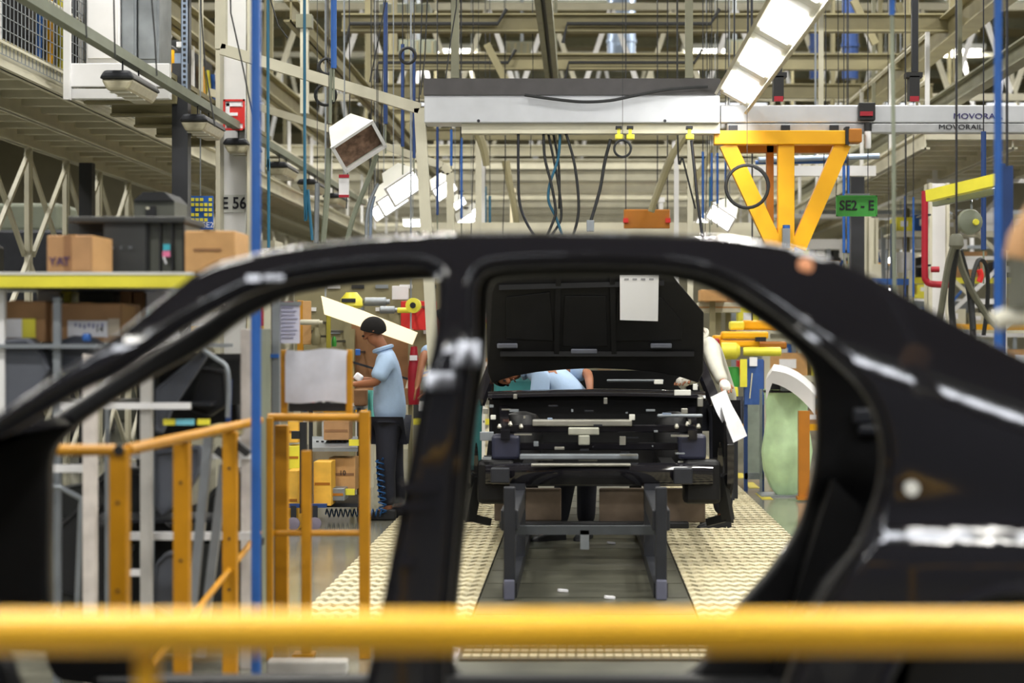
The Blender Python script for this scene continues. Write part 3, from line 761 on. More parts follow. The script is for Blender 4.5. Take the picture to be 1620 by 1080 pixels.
bl_ = thing('bench_lamp', 'small bright bench lamp beyond the cream gantry post', 'lamp', W(653, 356, 24)); MB().pbox(638, 347, 668, 356, 24, .3).build('tube', LAMP, bl_); MB().pbox(636, 344, 670, 347, 23.95, .4).build('shade', REFL, bl_); a = W(653, 345, 24.1); MB().bar(a, (a.x, a.y, 9.5), .012).build('hanger', GREY, bl_)

# ------------------------------------------------------------------ cream gantries and posts
def gantry(lab, pts, Y, w, m=CREAM):
    o = thing('gantry', lab, 'gantry', (W(pts[-1][0], 0, Y).x, Y, 0))
    P = [W(x, y, Y) for x, y in pts]
    for a, b in zip(P[:-1], P[1:]):
        MB().bar(a, b, w, w, (0, 1, 0)).build('arm' if abs((b - a).x) > .3 else 'post', m, o)
    MB().box(P[-1].x - .08, P[-1].x + .08, Y - .08, Y + .08, 0, .015).build('foot_plate', m, o)
    return o
gantry('cream gantry with long sloping arm and square post beside the boxed beam', [(350, -40), (350, 78), (664, 172), (700, 830)], 15.0, .085)
gantry('smaller cream gantry arch behind the first sloping arm', [(330, 145), (600, 228), (700, 262), (712, 274), (716, 755)], 20.0, .075)
for (x, yt, Y, w, m, lab) in ((757, 205, 19.5, .06, CREAM, 'cream square post standing under the boxed beam end'), (764, 244, 22.4, .05, WHITE, 'slim white post behind the cream square post'), (810, 305, 24, .05, CREAM_B, 'pale yellow post with cables wound round its head'),
                              (1070, 235, 20, .05, WHITE, 'slim white post beside the brown hanging bar'), (1092, 214, 18.5, .055, CREAM, 'cream square post under the yellow cable trolley'), (1046, 320, 23, .05, WHITE, 'short white post in front of the brown hanging bar')):
    a = W(x, yt, Y); o = thing('line_post', lab, 'post', (a.x, Y, 0))
    MB().box(a.x - w/2, a.x + w/2, Y - w/2, Y + w/2, 0, a.z).build('shaft', m, o)
    MB().box(a.x - w, a.x + w, Y - w, Y + w, 0, .015).build('foot_plate', m, o)
    MB().box(a.x - w*.9, a.x + w*.9, Y - w*.6, Y + w*.6, a.z, a.z + .06).build('head_plate', m, o)
a = W(482, 180, 17); dp = thing('drop_post', 'cream drop post hanging behind the sloping gantry arm', 'post', a)
MB().box(a.x - .035, a.x + .035, 16.96, 17.04, a.z, 9.5).build('shaft', CREAM, dp); b = W(482, 45, 17); MB().box(a.x - .07, a.x + .07, 16.94, 17.06, b.z, b.z + .12).build('clamp', OLIVE, dp)
lb = thing('portal_beam', 'long pale cream portal beam low across the line behind the car', 'beam', (0, 22, 0))
MB().pbox(690, 352, 1215, 374, 22, .1).build('beam', CREAM, lb)
for x in (692, 1213): a = W(x, 352, 22); MB().bar((a.x, 22.05, 0), (a.x, 22.05, a.z), .08).build('leg', CREAM, lb)
bw = thing('spreader_bar', 'brown steel spreader bar with two red lugs hanging over the line', 'spreader bar', W(1022, 362, 21))
MB().pbox(987, 331, 1060, 361, 21, .08).build('bar', HOIST_D, bw, bevel=.01)
for x in (990, 1057): MB().pbox(x - 4, 345, x + 4, 352, 20.95, .06).build('red_lug', RED_B, bw)
for x in (990, 1040, 1056): a = W(x, 331, 21.04); MB().bar(a, (a.x, a.y, 9.5), .012).build('chain', GREY_D, bw)
# cable bundles that slope up to the beams in the middle distance
for (pp, Y, lab) in (([(800,255),(806,290),(814,330),(818,362)], 23, 'cream wrapped cable bundle bending onto the pale yellow post'), ([(1088,205),(1062,250),(1042,300),(1030,335)], 20, 'cream wrapped cable bundle slanting beside the slim white post'), ([(757,212),(765,235),(770,262)], 19.3, 'cream wrapped cable bundle at the head of the square post')):
    pts = cat_rom([W(x, y, Y) for x, y in pp], 5); MB().tube(pts, .05, 8, r1=.035).build('cable_bundle', CREAM_D, label=lab, cat='cable bundle'); a = W(pp[0][0], pp[0][1] + 1, Y); MB().bar(a, (a.x, a.y, 9.5), .005).build('drop_cord', GREY_D, bpy.data.objects[[o_.name for o_ in COL.objects if o_.name.startswith('cable_bundle')][-1]])

# ------------------------------------------------------------------ mezzanine walkways left and right
def walkway(lab, Xa, Xb, z, Ya, Yb, post_x, m):
    o = thing('walkway', lab, 'walkway', ((Xa+Xb)/2, (Ya+Yb)/2, z))
    MB().box(Xa, Xb, Ya, Yb, z + .10, z + .14).build('deck', m, o)
    for x in (Xa, (Xa+Xb)/2, Xb): ibeam(MB(), (x, Ya, z), (x, Yb, z), .1, .2).build('edge_beam', CREAM, o)
    y = Ya; r = None
    while y < Yb:
        if r is None:
            r = MB().box(Xa, Xb, Ya - .05, Ya + .05, z + .0, z + .09).build('cross_rib', CREAM, o)
        else:
            c = r.copy(); COL.objects.link(c); c.parent = o; c.location = (0, y - Ya, 0)
        y += .62
    for zz in (.65, 1.15): MB().tube([(post_x, Ya, z + zz), (post_x, Yb, z + zz)], .022, 8).build('hand_rail', CREAM, o)
    y = Ya
    while y < Yb:
        MB().bar((post_x, y, z + .1), (post_x, y, z + 1.17), .045).build('rail_post', WHITE, o); y += 2.4
    y = Ya + .8
    while y < Yb:
        for x in (Xa + .05, Xb - .05): MB().bar((x, y, z + .1), (x, y, 9.5), .03).build('hanger', CREAM_D, o)
        y += 7
    return o
walkway('long cream mezzanine walkway above the shelving', -5.95, -4.40, 3.62, 12, 46, -4.42, CREAM_D)
walkway('cream mezzanine walkway above the green sign', 3.75, 5.65, 3.62, 20.6, 48, 3.77, CREAM)
wf = thing('fascia_platform', 'white double fascia platform hanging beside the black column', 'platform', (-3.8, 17, 3.46))
MB().pbox(110, 100, 268, 137, 15.6, .08).build('upper_fascia', WHITE, wf, bevel=.006)
MB().pbox(104, 140, 268, 156, 15.62, .1).build('lower_fascia', WHITE, wf, bevel=.006)
MB().box(-4.2, -3.42, 15.7, 21, 3.66, 3.7).build('deck', CREAM_D, wf)
for y in (16.1, 17.0, 17.9, 18.8, 19.7): ibeam(MB(), (-4.2, y, 3.56), (-3.42, y, 3.56), .12, .2).build('joist', CREAM_D, wf)
for x in (-4.1, -3.5): MB().bar((x, 20.5, 3.7), (x, 20.5, 9.5), .04).build('hanger', CREAM, wf)
MB().pbox(100, -60, 110, 157, 15.55, .06).build('white_post', WHITE, wf)
for k, (x0, x1, y0, y1, m, lab) in enumerate(((136, 190, -48, 96, WHITE, 'tall white control cabinet on the fascia platform'), (192, 216, -45, 97, GREY, 'grey control cabinet beside the white one'), (218, 252, -45, 97, GREY, 'second grey control cabinet with dark seam on the platform'))):
    o = thing('control_cabinet', lab, 'cabinet', (W((x0+x1)/2, 0, 16.6).x, 16.9, 3.7))
    a, b = W(x0, y0, 16.6), W(x1, y1, 16.6)
    MB().box(a.x, b.x, 16.6, 17.1, 3.7, a.z).build('body', m, o, bevel=.01)
    MB().box(a.x + .02, b.x - .02, 16.585, 16.6, b.z + .02, a.z - .03).build('door', m, o)
    MB().box(b.x - .06, b.x - .045, 16.57, 16.59, b.z + .6, b.z + .75).build('handle', GREY_D, o)
# dark machinery on the walkway with yellow hoses
for i in range(7):
    y = 15.2 + i * 1.7; x = -5.6 + .08*(i % 3)
    o = thing('drive_unit', 'black drive unit with yellow pipes on the long mezzanine walkway', 'machine', (x, y, 3.76), 'drive units on the long walkway')
    MB().box(x - .25, x + .75, y - .6, y + .5, 3.76, 4.9 + .2*(i % 2)).build('body', BLACK, o, bevel=.03)
    for k in range(3): MB().tube([(x + .8, y - .4 + .35*k, 3.8), (x + .82, y - .42 + .35*k, 4.3), (x + .78, y - .35 + .35*k, 4.8)], .03, 8).build('pipe', (LEMON, BLUE, HOIST)[(i + k) % 3], o)
    MB().box(x + .76, x + .78, y - .2, y - .05, 4.3, 4.4).build('tag_plate', WHITE_P, o)
# wire mesh skirt on the walkway edge
ms = thing('wire_mesh', 'grey wire mesh skirt hung along the walkway edge', 'mesh', (-4.36, 16, 3.1))
mb = MB()
for i in range(60): mb.bar((-4.36, 13 + i*.1, 3.62), (-4.36, 13 + i*.1, 4.6), .006)
for i in range(11): mb.bar((-4.36, 13, 3.62 + i*.098), (-4.36, 19, 3.62 + i*.098), .006)
mb.build('wires', GREY, ms, kind='stuff')

# lamp rail with unlit trough lamps on the left
lr = thing('lamp_channel', 'grey green lamp channel sloping away past the black column', 'channel', (-3.2, 18, 3.4))
MB().bar((-3.2, 9, 3.45), (-3.2, 28, 3.45), .07).build('channel', GREYGREEN, lr)
for y in (12, 18, 24, 29): MB().bar((-3.2, y, 3.45), (-3.2, y, 9.5), .012).build('hanger', GREY_D, lr)
DIFF = mat('frosted_trough_cover', srgb(168, 162, 138), .3, 0, .12, 20)
tl = None
for y in (13.5, 16.1, 18.0, 20.4, 22.6, 24.8):
    if tl is None:
        tl = thing('trough_lamp', 'unlit trough lamp with dark top under the grey green channel', 'lamp', (-3.2, y, 3.1), 'unlit trough lamps')
        def tr(l, a0, z0, a1, z1):
            vs = [(-3.2 + a, yy, z) for yy in (y - l, y + l) for a, z in ((-a0, z0), (a0, z0), (a1, z1), (-a1, z1))]
            return MB().add(vs, [(0,1,2,3),(7,6,5,4),(0,4,5,1),(1,5,6,2),(2,6,7,3),(3,7,4,0)])
        tr(.42, .125, 3.27, .09, 3.33).build('housing', GREY_D, tl, bevel=.02)
        tr(.40, .07, 3.19, .115, 3.27).build('cover', DIFF, tl, bevel=.02)
        for s in (-.4, .4): MB().bar((-3.2, y + s*.6, 3.32), (-3.2, y + s*.6, 3.42), .01).build('hanger', GREY_D, tl)
        for s in (-.3, -.1, .1): tr(.03, .072, 3.186, .074, 3.19).build('lens', REFL, tl).location.y += s
    else: dup(tl, (-3.2, y, 3.1))
# lattice frames under the walkway
lf = None
for i in range(18):
    y = 14.5 + i * 1.5
    if lf is None:
        lf = thing('lattice_frame', 'cream X-braced lattice frame standing under the long walkway', 'frame', (-5.95, y, 0), 'lattice frames under the walkway')
        for s in (0, 1.4): MB().bar((-5.95, y + s, 0), (-5.95, y + s, 3.52), .05).build('post', CREAM, lf)
        for k in range(3):
            z = .1 + k * 1.13
            MB().bar((-5.92, y, z), (-5.92, y + 1.4, z + 1.13), .045).build('brace', CREAM, lf)
            MB().bar((-5.98, y + 1.4, z), (-5.98, y, z + 1.13), .045).build('brace', CREAM, lf)
    else: dup(lf, (-5.95, y, 0))
# ------------------------------------------------------------------ left: poles, columns and signs
for (px, w, lab) in ((405, .040, 'tall blue floor pole standing beside the amber fence'), (1579, .032, 'tall blue floor pole standing beyond the tail of the black car body')):
    X = (px - CX)/F*7.5; o = thing('floor_pole', lab, 'pole', (X, 7.5, 0))
    MB().tube([(X, 7.5, 0), (X, 7.5, 1.7), (X, 7.5, 3.3)], w/2, 14).build('shaft', BLUE, o)
    MB().lathe((X, 7.5, 0), [(.07, 0), (.07, .012), (.025, .016)], 16).build('foot_plate', BLUE, o)
bp = thing('hanging_screen', 'dark blue flat panel hanging behind the blue pole', 'panel', W(1592, 395, 10))
MB().pbox(1583, 262, 1603, 395, 10, .03).build('panel', BLUE_D, bp); a = W(1593, 262, 10); MB().bar(a, (a.x, 10.01, 9.5), .012).build('hanger', GREY_D, bp)

ec = thing('column', 'white H column with the E 56 marking and red letter sign', 'column', (W(368, 0, 17.8).x, 17.8, 0))
MB().pbox(341, -700, 348, 836, 17.7, .3).build('flange', CREAM, ec); MB().pbox(351, -700, 389, 826, 17.9, .06).build('web', WHITE, ec)
MB().pbox(391, -700, 399, 836, 17.7, .3).build('flange', CREAM, ec)
MB().pbox(354, 308, 387, 336, 17.885, .015).build('marking_patch', mat('pale_grey_label', srgb(206, 208, 206), .6), ec)
text('E 56', .155, W(370, 322, 17.88), INK, 'lettering', ec, bold=.003, sx=.86)
sg = thing('letter_sign', 'red framed white sign with a red letter E on the column', 'sign', W(371, 205, 17.6))
MB().pbox(353, 157, 387, 206, 17.66, .02).build('board', WHITE_P, sg)
for q in ((353, 157, 387, 160), (353, 203, 387, 206), (353, 157, 356, 206), (384, 157, 387, 206)): MB().pbox(*q, 17.64, .02).build('red_frame', RED_B, sg)
for q in ((362, 169, 384, 195), ): MB().pbox(*q, 17.65, .012).build('red_field', RED_B, sg)
for q in ((358, 163, 363, 201), (358, 163, 382, 168), (363, 178, 376, 183), (358, 196, 380, 201)): MB().pbox(*q, 17.64, .012).build('letter_stroke', WHITE_P, sg)
bc = thing('column', 'black square column with a pale perforated strip', 'column', (W(285, 0, 16.2).x, 16.2, 0))
MB().pbox(272, 100, 297, 808, 16.1, .14).build('shaft', BLACK_ST, bc); MB().pbox(286, -700, 299, 101, 16.14, .10).build('upper_shaft', BLACK_ST, bc)
MB().pbox(287, -80, 296, 150, 16.06, .03).build('perforated_strip', GALV, bc)
for k in range(18): MB().pbox(289.5, -10 + k*8.6, 293.5, -6 + k*8.6, 16.05, .012).build('slot', BLACK, bc)
MB().pbox(276, 84, 286, 101, 16.12, .06).build('plug_box', GALV, bc)
MB().pbox(279, 66, 287, 74, 16.1, .06).build('tag_plate', WHITE_P, bc)
for (x, Y) in ((135, 22), (1357, 21)):
    X = W(x, 0, Y).x; o = thing('column', 'slim black column standing under the long walkway' if x < 500 else 'slim black column behind the green sign', 'column', (X, Y, 0))
    MB().box(X - .075, X + .075, Y, Y + .15, 0, 3.5 if x < 500 else 3.28).build('shaft', BLACK_ST, o); MB().box(X - .12, X + .12, Y - .05, Y + .2, 0, .02).build('base_plate', BLACK_ST, o)
nb = thing('notice_board', 'blue notice board with yellow rows hanging beside the column', 'notice board', W(317, 363, 17))
MB().pbox(300, 310, 337, 363, 17, .02).build('board', mat('notice_blue', srgb(40, 96, 190), .5), nb)
for r in range(5):
    for c in range(5):
        if (r*5 + c) % 7 != 3: MB().pbox(302 + c*7, 313 + r*8, 307 + c*7, 318 + r*8, 16.985, .015).build('yellow_card', LEMON, nb)
text('SE2', .07, W(329, 356, 16.98), WHITE_P, 'lettering', nb)
a = W(317, 310, 17); MB().bar(a, (a.x, 17.01, 9.5), .01).build('hanger', GREY, nb)
rs = thing('notice_card', 'small white notice card with red edges hanging near the hood lamp', 'notice', W(544, 312, 16))
MB().pbox(536, 278, 552, 311, 16, .01).build('card', WHITE_P, rs)
for q in ((536, 276, 552, 281), (536, 308, 552, 312)): MB().pbox(*q, 15.99, .02).build('red_edge', RED, rs)
a = W(544, 278, 16); MB().bar(a, (a.x, 16.0, 9.5), .008).build('hanger', GREY, rs)

# ------------------------------------------------------------------ left: amber guard fences
fe = thing('guard_fence', 'amber guard fence running away along the parts rack', 'fence', (-1.5, 7.2, 0))
A = [(-1.52, 6.26), (-1.49, 7.10), (-1.45, 7.86), (-1.43, 8.45)]
for k, (x, y) in enumerate(A[:3]):
    MB().box(x - .029, x + .029, y - .029, y + .029, 0, 1.13 if k == 0 else 1.10).build('post', ORANGE, fe, bevel=.004)
    MB().box(x - .07, x + .07, y - .07, y + .07, 0, .012).build('foot_plate', ORANGE, fe)
    for z in (.45, .66, .95):
        MB().lathe((x, y - .032, z), [(.006, 0), (.006, .01)], 8, 'y').build('bolt', GREY_D, fe)
MB().tube([(A[0][0] + .02, A[0][1] + .02, 1.12), (-1.43, 8.45, 1.12)], .020, 12).build('top_rail', ORANGE, fe)
MB().tube([(A[0][0] + .04, A[0][1] - .03, .30), (A[0][0] + .02, A[0][1], .30), (-1.43, 8.45, .62)], .013, 10).build('mid_rail', ORANGE, fe)
MB().tube([(-1.72, 6.24, 1.122), (-1.53, 6.24, 1.122)], .019, 12).build('stub_rail', ORANGE, fe)
MB().lathe((-1.515, 6.225, 1.122), [(.0, -.004), (.017, -.004), (.017, .01), (0, .01)], 14, 'y').build('open_tube_end', BLACK, fe)
f2 = thing('guard_fence', 'amber guard fence panel standing across before the worker', 'fence', W(505, 1040, 8.8))
def fpost(x, yt, w, Y=8.8, m=ORANGE):
    a = W(x, yt, Y); MB().box(a.x - w/2, a.x + w/2, Y - w/2, Y + w/2, 0, a.z).build('post', m, f2, bevel=.004)
fpost(577, 650, .048); fpost(485, 712, .044); fpost(427, 660, .03, 8.75); fpost(446, 672, .062, 9.15)
MB().tube([W(424, 660, 8.8), W(572, 660, 8.8)], .019, 12).build('top_rail', ORANGE, f2)
MB().tube([W(424, 843, 8.8), W(572, 843, 8.8)], .015, 12).build('mid_rail', ORANGE, f2)
MB().pbox(462, 1036, 496, 1041, 8.75, .1).build('foot_plate', ORANGE, f2)
bs = thing('work_board', 'blank white instruction board in an amber frame above the fence', 'board', W(503, 655, 8.9))
for x in (449, 552): MB().pbox(x - 5, 553, x + 5, 656, 8.92, .03).build('frame_post', ORANGE, bs, bevel=.003)
g = []
for j in range(9):
    g.append([W(451 + 12.1*i + (2 if j == 0 else 0), 553 + 10.4*j + 2*sin(i*.9), 8.9 + .008*sin(i*1.3 + j*.7)) for i in range(9)])
MB().sheet(g, .004, (0, 1, 0)).build('paper', mat('grey_white_paper', srgb(206, 208, 220), .7), bs)
MB().pbox(457, 637, 548, 651, 8.93, .10).build('tray', BLACK, bs)
for k, (x, m) in enumerate(((470, GREY_D), (482, CRATE), (493, RED), (505, GREY_D), (518, BLACK), (528, CRATE_G), (540, LEMON))):
    MB().pbox(x - 4, 632 + (k % 3)*2, x + 4, 640, 8.95, .04).build('tray_item', m, bs, bevel=.004)
for x in (427, 441):
    pass
gp = thing('rack_upright', 'pair of grey-white uprights behind the blue pole with a paper list', 'rack', (W(430, 0, 9.6).x, 9.6, 0))
for x, m in ((424, CREAM), (437, GREY)):
    a = W(x, 395, 9.6); MB().box(a.x - .018, a.x + .018, 9.58, 9.63, 0, a.z).build('upright', m, gp)
MB().pbox(420, 560, 441, 566, 9.57, .03).build('clip', BLUE, gp)
MB().pbox(443, 478, 474, 543, 9.62, .006).build('paper_list', mat('lilac_paper', srgb(206, 206, 226), .7), gp)
for k in range(9): MB().pbox(446, 485 + k*6, 464 + (k*5) % 8, 486.5 + k*6, 9.612, .004).build('text_line', mat('faint_ink', srgb(150, 150, 180), .7), gp)
MB().bar(W(432, 480, 9.62), W(476, 480, 9.62), .02).build('arm', GREY, gp)

# ------------------------------------------------------------------ left: parts rack with boxes
rk = thing('parts_rack', 'white parts rack with yellow shelf edge behind the amber fence', 'rack', (-2.3, 8.3, 0))
X0, X1 = -3.1, -1.62
zt = EYE + (530-455)/375
MB().box(X0, X1, 7.95, 8.85, zt, zt + .022).build('top_shelf', GREY, rk)
MB().box(X0, X1, 7.93, 7.96, zt - .002, zt + .052).build('yellow_edge', LEMON, rk, bevel=.004)
MB().box(X0, X1, 7.925, 7.965, zt + .052, zt + .064).build('edge_strip', REFL, rk)
MB().box(X0, X1, 8.0, 8.85, 1.445, 1.462).build('shelf', GREY, rk)
MB().box(X0, X1, 8.3, 8.85, 1.19, 1.205).build('shelf', GREY_D, rk)
MB().box(X0, X1, 8.5, 8.85, .66, .675).build('shelf', GREY_D, rk)
RUST = mat('rust_streaked_white_paint', srgb(214, 206, 200), .55, 0, .12, 14)
for (x, yt, Y, w, m) in ((143, 560, 7.82, .052, RUST), (91, 470, 8.05, .032, GREY), (170, 560, 8.1, .02, GREY), (232, 590, 8.02, .046, mat('dull_white_paint', srgb(178, 176, 172), .5)), (391, 520, 8.55, .05, RUST), (238, 560, 8.3, .03, GREY), (3, 458, 8.05, .032, WHITE)):
    a = W(x, yt, Y); MB().box(a.x - w/2, a.x + w/2, Y - w/2, Y + w/2, 0, a.z).build('upright', m, rk, bevel=.003)
for (x0, x1, y, Y, h) in ((84, 136, 741, 7.9, 12), (205, 400, 848, 8.1, 12), (205, 236, 906, 8.0, 10), (95, 300, 642, 7.98, 10), (205, 395, 722, 8.5, 8)):
    MB().pbox(x0, y - h/2, x1, y + h/2, Y, .03).build('cross_bar', WHITE, rk)
for (xa, ya, xb, yb) in ((330, 690, 300, 1010), (355, 735, 318, 1040)):
    MB().bar(W(xa, ya, 7.95), W(xb, yb, 7.95), .036, .03).build('slant_tube', GREY, rk)
MB().pbox(330, 672, 372, 692, 7.9, .2).build('pivot_block', CREAM_D, rk, bevel=.01)
for (x, y) in ((342, 722), (372, 712)): MB().bar(W(x, y - 12, 7.88), W(x + 22, y + 6, 7.88), .05, .03).build('rubber_stop', RUBBER, rk)
pts = [W(x, y, 8.0) for x, y in ((78, 770), (95, 770), (128, 788), (128, 800), (122, 960))]
MB().tube(pts, .012, 8).build('bent_tube', GREY, rk)
pts = cat_rom([W(x, y, 8.15) for x, y in ((312, 548), (326, 556), (340, 566), (358, 580), (362, 610), (360, 660))], 4)
MB().tube(pts, .010, 8).build('bent_tube', GREY, rk)

def carton(name, lab, x0, y0, x1, y1, Y, d, m, cat='box', lid=True, flaps=None, parent=None, turn=0):
    a = W(x0, y0, Y); b = W(x1, y1, Y)
    o = thing(name, lab, cat, ((a.x + b.x)/2, Y + d/2, b.z))
    MB().box(a.x, b.x, Y, Y + d, b.z, a.z).build('body', m, o, bevel=.006)
    if lid:
        MB().box((a.x+b.x)/2 - .025, (a.x+b.x)/2 + .025, Y - .002, Y + d + .002, a.z - .002, a.z + .002).build('tape', CARD_B, o)
    return o, a, b
zs = zt + .064
o, a, b = carton('carton', 'brown carton with purple stamp on the yellow-edged shelf', 74, 372, 146, 431, 8.0, .30, CARD)
o.rotation_euler.z = 0
MB().add([(b.x, 8.0, b.z), (b.x + .05, 8.14, b.z), (b.x + .05, 8.14, a.z - .01), (b.x, 8.0, a.z)], [(0,1,2,3)]).build('side_flap', CARD_B, o)
for k, (x, ch) in enumerate(((83, 'Y'), (95, 'A'), (105, 'T'))): text(ch, .052, W(x, 414, 7.993), INK_P, 'stamp', o)
MB().pbox(101, 372, 112, 431, 7.996, .004).build('tape_front', CARD_D, o)
ct = thing('plastic_crate', 'large black ribbed plastic crate on the yellow-edged shelf', 'crate', W(205, 431, 8.2))
MB().pbox(163, 350, 231, 431, 8.2, .4).build('side', CRATE, ct, bevel=.006)
MB().pbox(231, 350, 292, 431, 8.24, .36).build('end', CRATE_G, ct, bevel=.006)
MB().pbox(107, 342, 293, 352, 8.18, .44).build('rim', CRATE, ct, bevel=.006)
MB().pbox(107, 352, 163, 431, 8.36, .2).build('back_side', CRATE, ct)
for x in (233, 253, 272, 290): MB().pbox(x - 1.2, 352, x + 1.2, 431, 8.21, .04).build('rib', BLACK, ct)
MB().pbox(258, 386, 269, 396, 8.205, .006).build('sticker', mat('cyan_sticker', srgb(60, 170, 190), .6), ct)
MB().pbox(257, 397, 269, 406, 8.205, .006).build('sticker', mat('pink_sticker', srgb(226, 120, 160), .6), ct)
MB().bar(W(259, 406, 8.2), W(263, 417, 8.2), .006).build('sticker', WHITE_P, ct)
for k, ch in enumerate(('A', 'K', 'M')): text(ch, .02, W(178 + k*14, 392, 8.19), GREY, 'moulded_letter', ct)
o, a, b = carton('carton', 'tan carton with faint printed line beside the black crate', 292, 365, 372, 431, 8.15, .34, CARD_B)
MB().pbox(306, 393, 350, 397, 8.145, .004).build('printed_line', CARD_D, o)
bx = thing('lidded_bin', 'dark bin with black peaked lid behind the black crate', 'bin', W(245, 431, 8.95))
zc = zt + .02
for n, (q, m) in enumerate((((212, 318, 276, 345), CRATE_G), )): MB().pbox(*q, 9.0, .3).build('body', m, bx)
a = W(245, 318, 9.0); P = [W(x, y, 9.0) for x, y in ((212, 318), (276, 318), (262, 304), (228, 304))]
MB().prism([(p.x, p.z) for p in P], 8.98, 9.32).build('lid', BLACK, bx)
MB().pbox(230, 326, 246, 342, 8.985, .02).build('label_window', BLACK, bx); MB().pbox(231, 327, 236, 331, 8.98, .01).build('latch', CREAM, bx)
MB().pbox(216, 345, 272, 1024, 9.02, .26).build('stand', CRATE, bx)
# lower shelf cartons
o, a, b = carton('carton', 'brown carton with white and yellow label on the middle shelf', -20, 476, 72, 541, 8.15, .4, CARD)
MB().pbox(10, 504, 35, 534, 8.143, .006).build('label', WHITE_P, o); MB().pbox(35, 504, 56, 534, 8.142, .006).build('label', LEMON, o)
o, a, b = carton('carton', 'wide brown carton with large white handwritten label', 78, 479, 192, 541, 8.2, .36, CARD)
MB().pbox(107, 507, 170, 533, 8.193, .006).build('label', WHITE_P, o)
for k in range(7): MB().pbox(118 + k*7, 511 + (k % 3), 121 + k*7, 516 + (k*2) % 5, 8.19, .003).build('handwriting', mat('pale_ink', srgb(150, 150, 190), .7), o)
text('14', .035, W(157, 521, 8.19), INK, 'handwriting', o)
MB().pbox(171, 504, 189, 530, 8.194, .005).build('label', mat('beige_label', srgb(206, 192, 170), .7), o)
MB().add([W(192, 480, 8.2), W(214, 486, 8.4), W(214, 541, 8.4), W(192, 541, 8.2)], [(0,1,2,3)]).build('side_flap', CARD_B, o)
for (x0, x1, y0, m, lab) in ((58, 94, 458, WHITE, 'white tray stored behind the middle shelf cartons'), (100, 112, 460, LEMON, 'yellow-green bin edge behind the middle shelf cartons'), (124, 178, 459, CRATE_G, 'olive grey tote behind the wide carton'), (190, 207, 457, CARD, 'narrow brown carton behind the wide carton'), (210, 228, 457, CARD_D, 'dark narrow carton next to the white sheet box'), (231, 270, 459, WHITE_P, 'white paper-covered box at the shelf end')):
    o, a, b = carton('stored_box', lab, x0, y0 + 4, x1, 541, 8.62, .2, m, lid=False)
    MB().box(a.x - .004, b.x + .004, 8.612, 8.824, a.z, a.z + .012).build('rim', m, o)
# grey plastic liners stacked on the lower shelves
def liner(lab, pxs, Y, d, m=GREY_PL, crv=.06):
    P = [W(x, y, Y) for x, y in pxs]
    mb = MB(); mb.prism([(p.x, p.z) for p in P], Y, Y + d)
    o = thing('arch_liner', lab, 'car part', (sum(p.x for p in P)/len(P), Y + d/2, min(p.z for p in P)))
    mb.build('shell', m, o, bevel=.012)
    c = Vector((sum(p.x for p in P)/len(P), Y, sum(p.z for p in P)/len(P)))
    pts = [Vector((p.x, Y - .006, p.z))*.9 + Vector((c.x, Y - .006, c.z))*.1 for p in P]
    MB().tube(pts + [pts[0]], .006, 6).build('ridge', m, o)
    return o
liner('big slate grey arch liner lying on the middle shelf', [(-30, 660), (-30, 560), (5, 536), (45, 534), (68, 556), (80, 585), (60, 620), (10, 655)], 8.05, .12)
liner('small slate grey arch liner leaning by the white label carton', [(72, 560), (90, 540), (118, 530), (150, 536), (166, 560), (140, 580), (90, 590)], 8.12, .12)
liner('slanted slate grey panel hooked above the lower shelf', [(245, 685), (245, 615), (320, 553), (332, 556), (270, 650), (255, 688)], 8.25, .06)
liner('slate grey quarter panel standing behind the amber post', [(243, 800), (243, 712), (318, 704), (318, 745), (290, 790), (255, 818)], 8.35, .06)
liner('slate grey liner low behind the amber post', [(240, 960), (246, 890), (262, 873), (292, 872), (292, 955), (270, 975)], 8.3, .08)
liner('black plastic shell hanging under the bent tube', [(300, 650), (318, 580), (356, 585), (360, 640), (330, 660)], 8.45, .08, BLACK)
liner('black plastic liner low behind the rusty white post', [(85, 940), (92, 830), (125, 800), (165, 830), (165, 960)], 8.4, .08, BLACK)
liner('black plastic shell stacked near the hinge side of the rack', [(88, 840), (95, 770), (150, 760), (162, 800), (130, 850)], 8.55, .08, CRATE)
bl = thing('blue_strap', 'dark blue strap hanging beside the rusty white upright', 'strap', W(363, 668, 8.3)); MB().bar(W(363, 600, 8.3), W(361, 668, 8.3), .022, .01).build('strap', BLUE_D, bl)
MB().pbox(129, 527, 142, 540, 8.0, .04).build('spray_cap', BLUE, label='blue cap of a can standing before the white label carton', cat='can', bevel=.01)
for (x0, x1, m) in ((258, 276, LEMON), (278, 306, mat('cyan_label', srgb(120, 200, 220), .6)), (312, 331, LEMON)):
    MB().pbox(x0, 663, x1, 672, 8.02, .02).build('shelf_label', m, label='small yellow shelf label below the slanted grey panel' if m is LEMON else 'small cyan shelf label below the slanted grey panel', cat='label', group='labels on the lower shelf edge')
lk = thing('locker', 'grey green locker side standing behind the blue pole', 'locker', (W(397, 0, 9.2).x, 9.3, 0)); MB().pbox(396, 520, 412, 1010, 9.2, .3).build('body', GREYGREEN, lk)
# dark things standing lower in the rack
for i, (x0, y0, x1, y1, m, lab) in enumerate(((250, 560, 380, 640, CRATE, 'dark cluttered tote on the lower rack shelf'), (100, 860, 210, 1000, CRATE, 'dark tote on the floor under the rack'), (300, 860, 400, 1000, CRATE, 'dark tote on the floor beside the slanted tubes'))):
    o, a, b = carton('dark_tote', lab, x0, y0, x1, min(y1, 1070), 8.6, .25, m, 'tote', lid=False)
    MB().box(a.x - .01, b.x + .01, 8.59, 8.86, a.z - .03, a.z).build('rim', m, o)
    if i:
        bb = [c for c in bpy.data.objects if c.parent is o][0]

